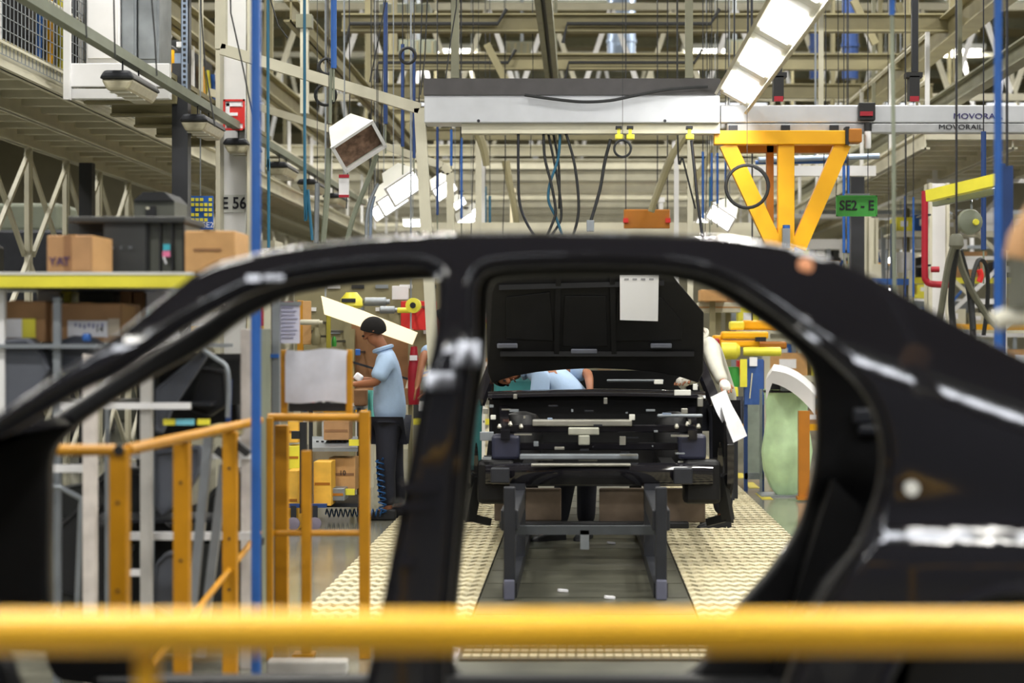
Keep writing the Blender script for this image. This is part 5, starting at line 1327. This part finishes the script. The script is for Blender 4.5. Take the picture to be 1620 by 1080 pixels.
# tilted cardboard rack with pale lamp board above the worker
cb = thing('flow_rack', 'brown cardboard-backed flow rack behind the worker', 'rack', (W(610, 0, 17.2).x, 17.3, 0))
P = [W(x, y, 17.3) for x, y in ((556, 505), (660, 548), (640, 615), (556, 615))]; MB().prism([(p.x, p.z) for p in P], 17.3, 17.33).build('back_panel', CARD_D, cb)
for x in (558, 650): a = W(x, 520, 17.25); MB().box(a.x - .02, a.x + .02, 17.2, 17.28, 0, a.z).build('leg', CREAM_D, cb)
MB().bar(W(556, 572, 17.2), W(648, 600, 17.2), .02).build('roller_rail', GREY_D, cb)
MB().pbox(556, 615, 650, 640, 17.1, .3).build('lower_box', CARD, cb)
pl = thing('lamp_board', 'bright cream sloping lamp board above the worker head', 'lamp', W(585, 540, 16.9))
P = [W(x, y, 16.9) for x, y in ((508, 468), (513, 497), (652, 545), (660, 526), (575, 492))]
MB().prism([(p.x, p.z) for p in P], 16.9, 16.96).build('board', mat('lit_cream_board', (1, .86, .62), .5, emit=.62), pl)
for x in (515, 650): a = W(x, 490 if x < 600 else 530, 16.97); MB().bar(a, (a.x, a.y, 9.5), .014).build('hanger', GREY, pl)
# hanging and shelved clutter over the bench
for (nm, lab, q, Y, m, cat) in (('shelf_stand', 'amber shelf stand at the end of the workbench', (470, 475, 480, 640), 17.9, ORANGE, 'stand'), ('tan_carton', 'tan carton upright behind the paper list', (478, 476, 492, 545), 17.9, CARD_B, 'box'), ('roll', 'cream cloth roll over the white board', (474, 505, 510, 514), 17.6, CREAM, 'roll'), ('strap', 'olive hanging strap beside the white board', (516, 495, 523, 553), 17.6, mat('olive_strap', srgb(150, 140, 40), .7), 'strap'),
      ('small_bag', 'pale crumpled bag above the white board', (491, 518, 507, 546), 17.7, CREAM_D, 'bag'), ('green_bottle', 'small green bottle behind the olive strap', (524, 532, 532, 548), 17.8, GREEN, 'bottle'), ('blue_knob', 'blue knob on the flow rack', (562, 552, 570, 562), 16.8, BLUE, 'knob'),  # the blue piece is a knob of the flow rack, modelled as a block
      ('yellow_drum', 'yellow drum with black print above the lamp board', (536, 462, 572, 487), 17.6, LEMON, 'drum'), ('yellow_reel', 'round yellow hose reel near the red panel', (642, 473, 666, 493), 17.0, LEMON, 'reel'), ('grey_motor', 'grey motor above the flow rack', (575, 470, 616, 484), 17.8, GREY, 'motor'), ('grey_motor', 'second grey motor on the bracket beside the yellow reel', (600, 484, 628, 496), 17.6, GREY, 'motor'),
      ('white_box', 'white switch box on the wall behind the reel', (620, 452, 646, 474), 18.4, WHITE, 'box'), ('red_screen', 'red sheet panel behind the yellow hose reel', (634, 476, 690, 522), 18.2, RED_B, 'panel'), ('red_sack', 'red sack hanging behind the worker back', (644, 548, 664, 640), 17.0, RED, 'sack'), ('tool_holder', 'yellow tool arm on the red panel', (628, 486, 652, 495), 17.2, LEMON, 'arm')):
    a, b = W(q[0], q[1], Y), W(q[2], q[3], Y); o = thing(nm, lab, cat, ((a.x+b.x)/2, Y, b.z))
    cx_, cz, rx, rz = (a.x+b.x)/2, (a.z+b.z)/2, (b.x-a.x)/2, (a.z-b.z)/2
    if nm in ('grey_motor', 'roll', 'tool_holder'):
        MB().lathe((a.x, Y + rz, cz), [(rz*.7, 0), (rz, rx*.1), (rz, rx*1.7), (rz*.6, rx*1.72), (rz*.6, rx*2)], 14, 'x').build('barrel', m, o)
    elif nm == 'yellow_reel':
        MB().lathe((cx_, Y, cz), [(rx*.5, -.05), (rx, -.04), (rx, .06), (rx*.5, .07)], 18, 'y').build('drum', m, o); MB().lathe((cx_, Y - .06, cz), [(rx*.4, 0), (rx*.4, .02)], 12, 'y').build('hub', BLACK, o)
    elif nm in ('small_bag', 'green_bottle', 'red_sack', 'yellow_drum'):
        MB().lathe((cx_, Y + rx, b.z), [(rx*.8, 0), (rx, rz*.3), (rx*.95, rz*1.2), (rx*.6, rz*1.8), (rx*.5, rz*2)], 14).build('body', m, o)
        if nm == 'yellow_drum': MB().pbox(q[0] + 4, q[1] + 10, q[0] + 26, q[1] + 16, Y - .01, .03).build('black_print', INK, o)
        if nm == 'red_sack': MB().pbox(648, 562, 660, 570, Y - .005, .01).build('white_print', WHITE_P, o)
    else: MB().box(a.x, b.x, Y, Y + max(.02, rx*.6), b.z, a.z).build('body', m, o, bevel=.006)
    MB().bar((cx_, Y + .02, cz), (cx_, 18.62, cz), .02).build('bracket', GREY_D, o)
tw = thing('tool_wall', 'cream tool wall behind the workbench carrying reels and motors', 'tool wall', (W(585, 0, 18.6).x, 18.65, 0))
MB().pbox(466, 440, 704, 575, 18.62, .03).build('board', CREAM_D, tw)
for x in (470, 586, 700): a = W(x, 440, 18.68); MB().box(a.x - .03, a.x + .03, 18.65, 18.72, 0, a.z).build('post', CREAM, tw)
for k in range(6):
    for r_ in range(3): MB().pbox(480 + k*38, 450 + r_*36, 500 + k*38, 456 + r_*36, 18.6, .02).build('tool_hook_plate', (GREY, WHITE, GREY_D)[(k + r_) % 3], tw)

# ------------------------------------------------------------------ right: behind the second car
bc_ = thing('blue_stand', 'blue steel stand with grey side panel behind the car fender', 'stand', (W(1195, 0, 18.2).x, 18.3, 0))
for x in (1180, 1206): MB().pbox(x - 3, 570, x + 3, 777, 18.2, .05).build('leg', BLUE_D, bc_)
for x in (1180, 1206): MB().pbox(x - 3, 570, x + 3, 765, 18.75, .05).build('leg', BLUE_D, bc_)
MB().pbox(1178, 568, 1208, 640, 18.17, .03).build('blue_panel', mat('blue_cabinet_paint', srgb(58, 92, 160), .4), bc_)
MB().pbox(1183, 640, 1203, 752, 18.5, .02).build('grey_panel', mat('sage_panel', srgb(150, 160, 150), .5), bc_)
MB().pbox(1178, 748, 1208, 758, 18.2, .03).build('cross_bar', GREY, bc_)
MB().pbox(1186, 565, 1198, 579, 18.14, .04).build('white_box', WHITE_P, bc_); MB().pbox(1171, 568, 1182, 612, 18.12, .03).build('yellow_strip', LEMON, bc_)
MB().bar(W(1190, 590, 18.15), W(1186, 630, 18.15), .012).build('pale_rod', CREAM, bc_)
# green sack in its holder
gs = thing('waste_sack', 'bulging pale green plastic sack in a ring holder', 'sack', W(1245, 785, 17.6))
a = W(1247, 785, 17.6); k = 17.6/F
prof = [(w*k, (785 - y)*k) for y, w in ((784, 16), (770, 26), (745, 36), (715, 40), (690, 37), (665, 33), (640, 33), (622, 35), (616, 36))]
mb = MB(); n = 28; vs = []
for r, h in prof:
    for j in range(n):
        t = 2*pi*j/n; rr = r*(1 + .05*sin(7*t + h*4) + .03*sin(11*t))
        vs.append((a.x + rr*cos(t), 17.75 + rr*sin(t)*.8, a.z + h))
mb.add(vs, [(i*n+j, i*n+(j+1)%n, (i+1)*n+(j+1)%n, (i+1)*n+j) for i in range(len(prof)-1) for j in range(n)] + [tuple(range(n))[::-1]]); mb.smooth = True
mb.build('sack', GREENBAG, gs)
MB().tube([(a.x + 36*k*cos(t), 17.75 + 29*k*sin(t), a.z + 166*k) for t in [2*pi*i/24 for i in range(25)]], .012, 8).build('holder_ring', GREY_D, gs)
for dx in (-37, 37): MB().bar((a.x + dx*k, 17.98, .01), (a.x + dx*k, 17.98, a.z + 168*k), .025).build('holder_leg', GREY, gs)
MB().pbox(1204, 784, 1284, 788, 17.55, .45).build('base_plate', GREY, gs)
wp = thing('bumper_cover', 'white curved bumper cover lying over the green sack holder', 'car part', W(1252, 620, 17.3))
g = []
for i in range(9):
    t = i/8; x = 1212 + 78*t; top = 575 + 3*(1 - t) + 42*t**2.2 + 40*max(0, .12 - t)*3
    g.append([W(x, top + 26 + 14*t + (14 if i == 0 else 0), 17.3), W(x, top + 8, 17.28), W(x + 2, top, 17.36), W(x + 3, top - 2, 17.6)])
MB().sheet(g, .015, (0, 1, 0)).build('shell', WHITE, wp)
MB().pbox(1236, 600, 1256, 618, 17.4, .2).build('grey_insert', GREY, wp); MB().pbox(1218, 592, 1236, 616, 17.5, .2).build('dark_insert', GREY_D, wp)
op = thing('bollard', 'brown-orange bollard post before the green sack', 'bollard', W(1272, 782, 17.1)); MB().pbox(1264, 650, 1281, 791, 17.1, .1).build('post', HOIST_D, op); MB().pbox(1262, 786, 1283, 791, 17.07, .16).build('base', HOIST_D, op)
# orange and yellow handling units
ou = thing('gripper_unit', 'orange gripper unit with yellow arm hanging behind the raised hood', 'gripper', W(1195, 565, 18.6))
for q, Y, m in (((1142, 524, 1216, 536), 18.6, HOIST), ((1140, 537, 1202, 549), 18.62, HOIST), ((1200, 540, 1245, 552), 18.9, HOIST_D), ((1155, 508, 1178, 522), 18.7, LEMON), ((1176, 506, 1240, 522), 18.9, HOIST), ((1128, 530, 1144, 542), 18.7, HOIST)):
    MB().pbox(*q, Y, .2).build('block', m, ou, bevel=.02)
MB().lathe(W(1176, 556, 18.5), [(.04, 0), (.045, .02), (.045, .36), (.03, .37)], 14, 'x').build('yellow_arm', LEMON, ou)
MB().lathe(W(1138, 555, 18.45), [(.05, 0), (.085, .02), (.085, .16), (.05, .2)], 14, 'x').build('yellow_flange', LEMON, ou)
MB().pbox(1129, 535, 1139, 577, 18.4, .12).build('red_disc', RED, ou, bevel=.02)
MB().pbox(1196, 533, 1212, 540, 18.5, .1).build('clamp', GREY_D, ou)
a = W(1190, 507, 18.8); MB().bar(a, (a.x, a.y, 9.5), .015).build('hoist_rope', GREY_D, ou)
for (lab, q, Y, m) in (('tan carton on the far shelf beside the raised hood', (1108, 458, 1150, 476), 20, CARD_B), ('cream carton on the far shelf above the gripper unit', (1105, 478, 1172, 494), 20.3, CREAM), ('tan long carton stacked above the cream one', (1118, 462, 1190, 478), 20.6, CARD)):
    o, a, b = carton('carton', lab, *q, Y, .4, m, lid=False); MB().box(a.x, b.x, Y - .004, Y, (a.z + b.z)/2 - .008, (a.z + b.z)/2 + .008).build('tape', CARD_B, o); MB().bar(((a.x+b.x)/2, Y + .2, 0), ((a.x+b.x)/2, Y + .2, b.z), .06).build('stand', CREAM_D, o)
for (lab, q, Y, m) in (('small yellow cart behind the gloved hands', (1143, 612, 1168, 640), 17.0, LEMON), ('small red fire bucket beside the blue stand', (1152, 650, 1172, 690), 17.2, RED_B), ('green drum behind the denim trousers', (1150, 580, 1170, 612), 18.8, GREEN)):
    a, b = W(q[0], q[1], Y), W(q[2], q[3], Y); o = thing('floor_unit', lab, 'container', ((a.x+b.x)/2, Y, 0)); r = (b.x-a.x)/2
    MB().lathe(((a.x+b.x)/2, Y, b.z), [(r*.9, 0), (r, .02), (r, a.z - b.z - .02), (r*.9, a.z - b.z)], 14).build('body', m, o); MB().bar(((a.x+b.x)/2, Y, 0), ((a.x+b.x)/2, Y, b.z), r).build('stand', GREY_D, o)

# ------------------------------------------------------------------ right: sign, columns, pipes, hoses
gsn = thing('bay_sign', 'green hanging sign reading SE2 - E in black letters', 'sign', W(1355, 340, 15.6))
MB().pbox(1324, 310, 1387, 341, 15.6, .015).build('board', GREEN, gsn)
text('SE2 - E', .112, W(1355.5, 325.5, 15.592), INK, 'lettering', gsn, bold=.002, sx=.9)
for q in ((1323, 309, 1388, 311), (1323, 340, 1388, 342), (1323, 309, 1325, 342), (1386, 309, 1388, 342)): MB().pbox(*q, 15.594, .025).build('rim', GREEN, gsn)
MB().pbox(1337, 306, 1376, 311, 15.6, .03).build('top_clip', GREY, gsn)
for x in (1340, 1373): a = W(x, 308, 15.61); MB().bar(a, (a.x, a.y, 9.5), .006).build('wire', GREY_D, gsn)
wbm = thing('tie_beam', 'short white tie beam behind the orange hoist frame', 'beam', W(1320, 277, 20))
MB().pbox(1180, 262, 1386, 278, 20, .12).build('beam', WHITE, wbm); a = W(1300, 262, 20); MB().bar((a.x, 20.06, a.z), (a.x, 20.06, 9.5), .05).build('hanger', CREAM, wbm)
bb = thing('conduit_bar', 'blue-grey conduit bar just above the white tie beam', 'conduit', W(1300, 252, 19.4)); MB().tube([W(1200, 253, 19.4), W(1391, 247, 19.4)], .03, 10).build('tube', GALV, bb); MB().tube([W(1195, 257, 19.45), W(1340, 255, 19.45)], .022, 10).build('tube', BLUE, bb); a = W(1290, 249, 19.42); MB().bar(a, (a.x, a.y, 9.5), .02).build('hanger', GREY, bb)
for (x0, x1, Y, yt, m, lab) in ((1468, 1500, 19.5, 290, CREAM, 'wide cream column with the red pipe'), (1364, 1377, 22, 340, CREAM, 'cream square column behind the green sign'), (1377, 1388, 24, 345, CREAM, 'second cream square column beyond the green sign'), (1432, 1438, 26, 330, CREAM_D, 'slim olive column in the far bay past the green sign')):
    a, b = W(x0, max(yt, -640), Y), W(x1, 0, Y); o = thing('column', lab, 'column', ((a.x+b.x)/2, Y, 0))
    zt_ = min(9.5, EYE + (530 - yt)/F*Y)
    MB().box(a.x, b.x, Y, Y + .03, 0, zt_).build('face', WHITE if x0 == 1468 else m, o); MB().box(a.x, a.x + .03, Y - .08, Y + .22, 0, zt_).build('flange', m, o); MB().box(b.x - .03, b.x, Y - .08, Y + .22, 0, zt_).build('flange', m, o)
rp = thing('fire_pipe', 'red fire pipe running down the wide cream column and turning', 'pipe', W(1465, 450, 19.1))
pts = cat_rom([W(x, y, 19.1) for x, y in ((1463, 302), (1463, 360), (1463, 430), (1465, 443), (1474, 449), (1500, 450), (1506, 450))], 5); MB().tube(pts, .034, 12).build('pipe', RED, rp)
for (x, y) in ((1463, 340), (1463, 420)): MB().pbox(x - 2, y - 2, x + 10, y + 1, 19.08, .42).build('bracket', GREY_D, rp)
MB().lathe(W(1473, 426, 19.0), [(.03, 0), (.03, .08)], 12, 'x').build('valve', RED, rp)
yb = thing('jib_arm', 'lemon yellow jib arm reaching out before the red pipe column', 'jib', W(1520, 310, 12.5))
MB().bar(W(1470, 310, 12.5), W(1580, 284, 12.0), .065, .075).build('arm', LEMON, yb); MB().bar(W(1478, 322, 12.6), W(1575, 303, 12.2), .04, .04).build('lower_tube', GREYGREEN, yb)
for x in (1500, 1545): MB().bar(W(x, 305, 12.4), W(x, 316, 12.4), .02).build('link', GREY, yb)
a = W(1582, 284, 12.0); MB().bar((a.x, a.y, 0), (a.x, a.y, a.z + .1), .06).build('mast', BLUE_D, yb)
tbal = thing('tool_balancer', 'grey rounded tool balancer with yellow hub under the jib arm', 'balancer', W(1540, 368, 12.3))
MB().lathe(W(1537, 350, 12.25), [(.03, 0), (.075, .02), (.085, .06), (.07, .12), (.03, .13)], 18, 'y').build('drum', GREYGREEN, tbal); MB().lathe(W(1545, 351, 12.22), [(.018, 0), (.022, .02), (.01, .04)], 12, 'y').build('hub', LEMON, tbal)
MB().bar(W(1537, 333, 12.3), W(1537, 316, 12.4), .015).build('hook', GREY, tbal)
for i, pp in enumerate(([(1510,386),(1500,420),(1492,470),(1486,510)], [(1514,388),(1508,430),(1505,480),(1510,530)], [(1512,388),(1522,425),(1540,465),(1562,500),(1580,520)], [(1518,395),(1532,450),(1538,500),(1540,540)], [(1540,520),(1538,450),(1546,415),(1555,412),(1562,430),(1562,480),(1556,530)])):
    cable(pp, 11.2 + .06*i, .020 if i != 4 else .014, HOSE_G if i in (0, 2) else RUBBER, ('thick grey hose falling from the hose cluster below the jib arm', 'thick black hose falling inside the hose cluster', 'thick grey hose sweeping outward from the cluster', 'black hose dropping straight behind the sweeping grey hose', 'black hose looped over beside the hose cluster')[i], 'heavy_hose', 'hose', 'heavy hoses below the jib arm', .2)
hc = thing('hose_collar', 'grey collar that bundles the heavy hoses together', 'collar', W(1513, 392, 11.2)); MB().lathe(W(1513, 394, 11.22), [(.03, 0), (.045, .02), (.04, .07), (.025, .09)], 14).build('collar', HOSE_G, hc); a = W(1513, 376, 11.22); MB().bar(a, (a.x, a.y, 9.5), .012).build('drop_rope', GREY_D, hc)
rg = thing('pull_grip', 'small red handle hanging inside the black hose loop', 'handle', W(1550, 445, 11.3)); MB().tube(cat_rom([W(x, y, 11.3) for x, y in ((1549, 426), (1552, 436), (1549, 446))], 4), .018, 8).build('grip', RED_B, rg); MB().bar(W(1549, 426, 11.3), W(1549, 414, 11.3), .008).build('cord', RUBBER, rg)
# blurred hanging tool at the right edge, close by
ht = thing('hanging_tool', 'grey hanging tool with tan cover and pale handle at the tail of the car', 'tool', W(1606, 525, 4.2))
MB().tube([W(1650, 330, 4.2), W(1618, 380, 4.2), W(1612, 410, 4.2)], .035, 12).build('tan_cover', mat('tan_rubber', srgb(186, 140, 92), .6), ht)
MB().tube([W(1612, 405, 4.2), W(1616, 440, 4.2), W(1612, 490, 4.2)], .032, 12).build('grey_sleeve', HOSE_G, ht)
MB().tube([W(1572, 510, 4.2), W(1590, 503, 4.2), W(1640, 500, 4.2)], .022, 12).build('pale_handle', CREAM, ht)
MB().tube([W(1650, 330, 4.2), (1.05, 4.2, 2.4), (1.05, 4.2, 9.5)], .012, 8).build('cable', RUBBER, ht)
th_ = thing('air_drop', 'pale teal air hose with blue top hanging before the green sign', 'hose', W(1412, 470, 9.0)); MB().tube([W(1411, 24, 9.0), W(1414, 250, 9.0), W(1414, 400, 9.0), W(1416, 480, 9.0)], .010, 8).build('hose', GREYGREEN, th_); a = W(1411, 24, 9.0); MB().tube([a, (a.x, 9.0, 9.5)], .014, 8).build('pipe', BLUE, th_)

# ------------------------------------------------------------------ far bays: racks with cartons along both sides
def far_rack(lab, X0_, Y_, w, h, n, seed, turn=1):
    r = random.Random(seed); o = thing('storage_rack', lab, 'rack', (X0_ + w/2, Y_, 0))
    for x in (X0_, X0_ + w):
        for y in (Y_, Y_ + .8): MB().box(x - .03, x + .03, y - .03, y + .03, 0, h).build('upright', r.choice([BLUE_D, GREY, CREAM]), o)
    for i in range(n):
        z = .35 + (h - .5)*i/(n - 1)
        MB().box(X0_, X0_ + w, Y_, Y_ + .8, z, z + .03).build('shelf', CREAM, o); MB().box(X0_, X0_ + w, Y_ - .02, Y_, z - .03, z + .05).build('shelf_edge', r.choice([LEMON, HOIST, CREAM, BLUE]), o)
        x = X0_ + .06
        while x < X0_ + w - .25:
            bw_ = r.uniform(.2, .5); bh = r.uniform(.15, .38)
            if x + bw_ > X0_ + w - .04: break
            m, nm, lb_ = r.choice([(CARD, 'carton', 'brown carton'), (CARD_B, 'carton', 'tan carton'), (WHITE, 'tote_box', 'white tote box'), (CRATE, 'tote_box', 'black tote box'), (LEMON, 'tote_box', 'yellow tote box'), (BLUE, 'tote_box', 'blue tote box'), (RED_B, 'tote_box', 'red tote box'), (CREAM, 'carton', 'cream carton')])
            t = thing(nm, lb_ + ' on the ' + lab, 'box', (x + bw_/2, Y_ + .3, z + .03), 'boxes on the ' + lab)
            MB().box(x, x + bw_, Y_ + .04, Y_ + .6, z + .03, z + .03 + bh).build('body', m, t)
            MB().box(x + bw_*.25, x + bw_*.7, Y_ + .032, Y_ + .04, z + .05 + bh*.3, z + .03 + bh*.75).build('label', WHITE_P, t)
            x += bw_ + r.uniform(.02, .12)
far_rack('far rack behind the second amber fence', -4.4, 20.5, 2.2, 2.3, 4, 3)
far_rack('far rack beside the flow rack', -2.3, 25.0, 1.5, 2.4, 4, 5)
far_rack('far rack under the walkway', -4.2, 29.0, 2.4, 2.6, 4, 8)
far_rack('far rack behind the green sack', 1.9, 23.5, 2.2, 2.3, 4, 13)
far_rack('far rack behind the red fire pipe', 4.2, 25.5, 2.6, 3.0, 5, 21)
far_rack('far rack below the jib arm', 5.0, 20.0, 2.4, 2.8, 5, 22)
far_rack('farthest rack beyond the line end', -1.2, 44.0, 3.4, 3.2, 5, 34)
far_rack('farthest rack past the cream columns', 3.4, 36.0, 3.6, 3.0, 5, 31)
# pipe scaffold seen beyond the red fire pipe
ps_ = thing('pipe_scaffold', 'white pipe scaffold of crossed tubes beyond the red fire pipe', 'scaffold', (5.8, 27, 0))
for x in (4.6, 5.5, 6.4, 7.3):
    MB().bar((x, 24.6, 0), (x, 24.6, 4.4), .06).build('post', WHITE, ps_)
for i, x in enumerate((4.6, 5.5, 6.4)):
    for z in (1.6, 2.5, 3.4):
        MB().bar((x, 24.55, z), (x + .9, 24.55, z + .85), .05).build('brace', WHITE, ps_)
        if i % 2 == 0: MB().bar((x + .9, 24.65, z), (x, 24.65, z + .85), .05).build('brace', CREAM, ps_)
for z in (1.5, 2.5, 3.5, 4.3): MB().bar((4.5, 24.6, z), (7.4, 24.6, z), .05).build('ledger', WHITE, ps_)
# far lamps in the right bay
for (x, y, Y) in ((1428, 405, 30), (1420, 409, 32), (1412, 411, 34), (1582, 292, 26), (1404, 460, 34)):
    o = thing('far_lamp', 'small glowing lamp strip in the far bay past the green sign', 'lamp', W(x, y, Y), 'far lamps past the green sign'); MB().pbox(x - 7, y - 3, x + 7, y + 3, Y, .5).build('tube', LAMP, o); a = W(x, y - 3, Y); MB().bar((a.x, Y + .2, a.z), (a.x, Y + .2, 9.5), .015).build('hanger', GREY, o)
# machine behind the lattice frames
for (x, y, w, h, m, lab) in ((-9.5, 21, 2.4, 2.6, BLACK, 'black machine block behind the lattice frames'), (-9.8, 27, 2.6, 3.0, GREY_D, 'dark grey machine block behind the lattice frames'), (-9.3, 33, 2.2, 2.4, CRATE_G, 'olive grey machine block behind the lattice frames')):
    o = thing('machine', lab, 'machine', (x + w/2, y + 1, 0)); MB().box(x, x + w, y, y + 2.4, 0, h).build('body', m, o, bevel=.04); MB().box(x + w, x + w + .02, y + .3, y + 1.2, h*.4, h*.8).build('door', GREY, o); MB().box(x + .3, x + w - .3, y + .3, y + 1.6, h, h + .4).build('motor_housing', GREYGREEN, o, bevel=.05)

# pale conveyor frames in the far bay past the green sign
R.seed(3)
for i, (X_, Y_, w_, h_) in enumerate(((2.6, 27.5, 3.0, 3.2), (3.6, 31.0, 4.2, 3.4), (6.2, 23.0, 2.6, 3.6))):
    o = thing('conveyor_frame', ('white conveyor frame far behind the slim black column', 'long white conveyor frame beyond the cream square columns', 'white conveyor frame behind the tool balancer')[i], 'conveyor', (X_ + w_/2, Y_, 0))
    n = 6
    for k in range(n + 1):
        x = X_ + w_*k/n; MB().box(x - .03, x + .03, Y_ - .03, Y_ + .03, 0, h_*R.uniform(.75, 1)).build('post', R.choice([WHITE, CREAM, GREY]), o)
    for k in range(7):
        z = .5 + (h_ - .5)*k/6; MB().box(X_, X_ + w_, Y_ - .05, Y_ + .25, z, z + R.choice([.05, .09, .14])).build('rail', R.choice([WHITE, CREAM, WHITE, GREY]), o)
    for k in range(5):
        x = X_ + R.uniform(.1, .9)*w_; z = R.uniform(.8, h_ - .5); MB().bar((x, Y_ - .08, z), (x + R.uniform(-.5, .5), Y_ - .08, z + .5), .04).build('stay', R.choice([WHITE, BLUE, GREY]), o)
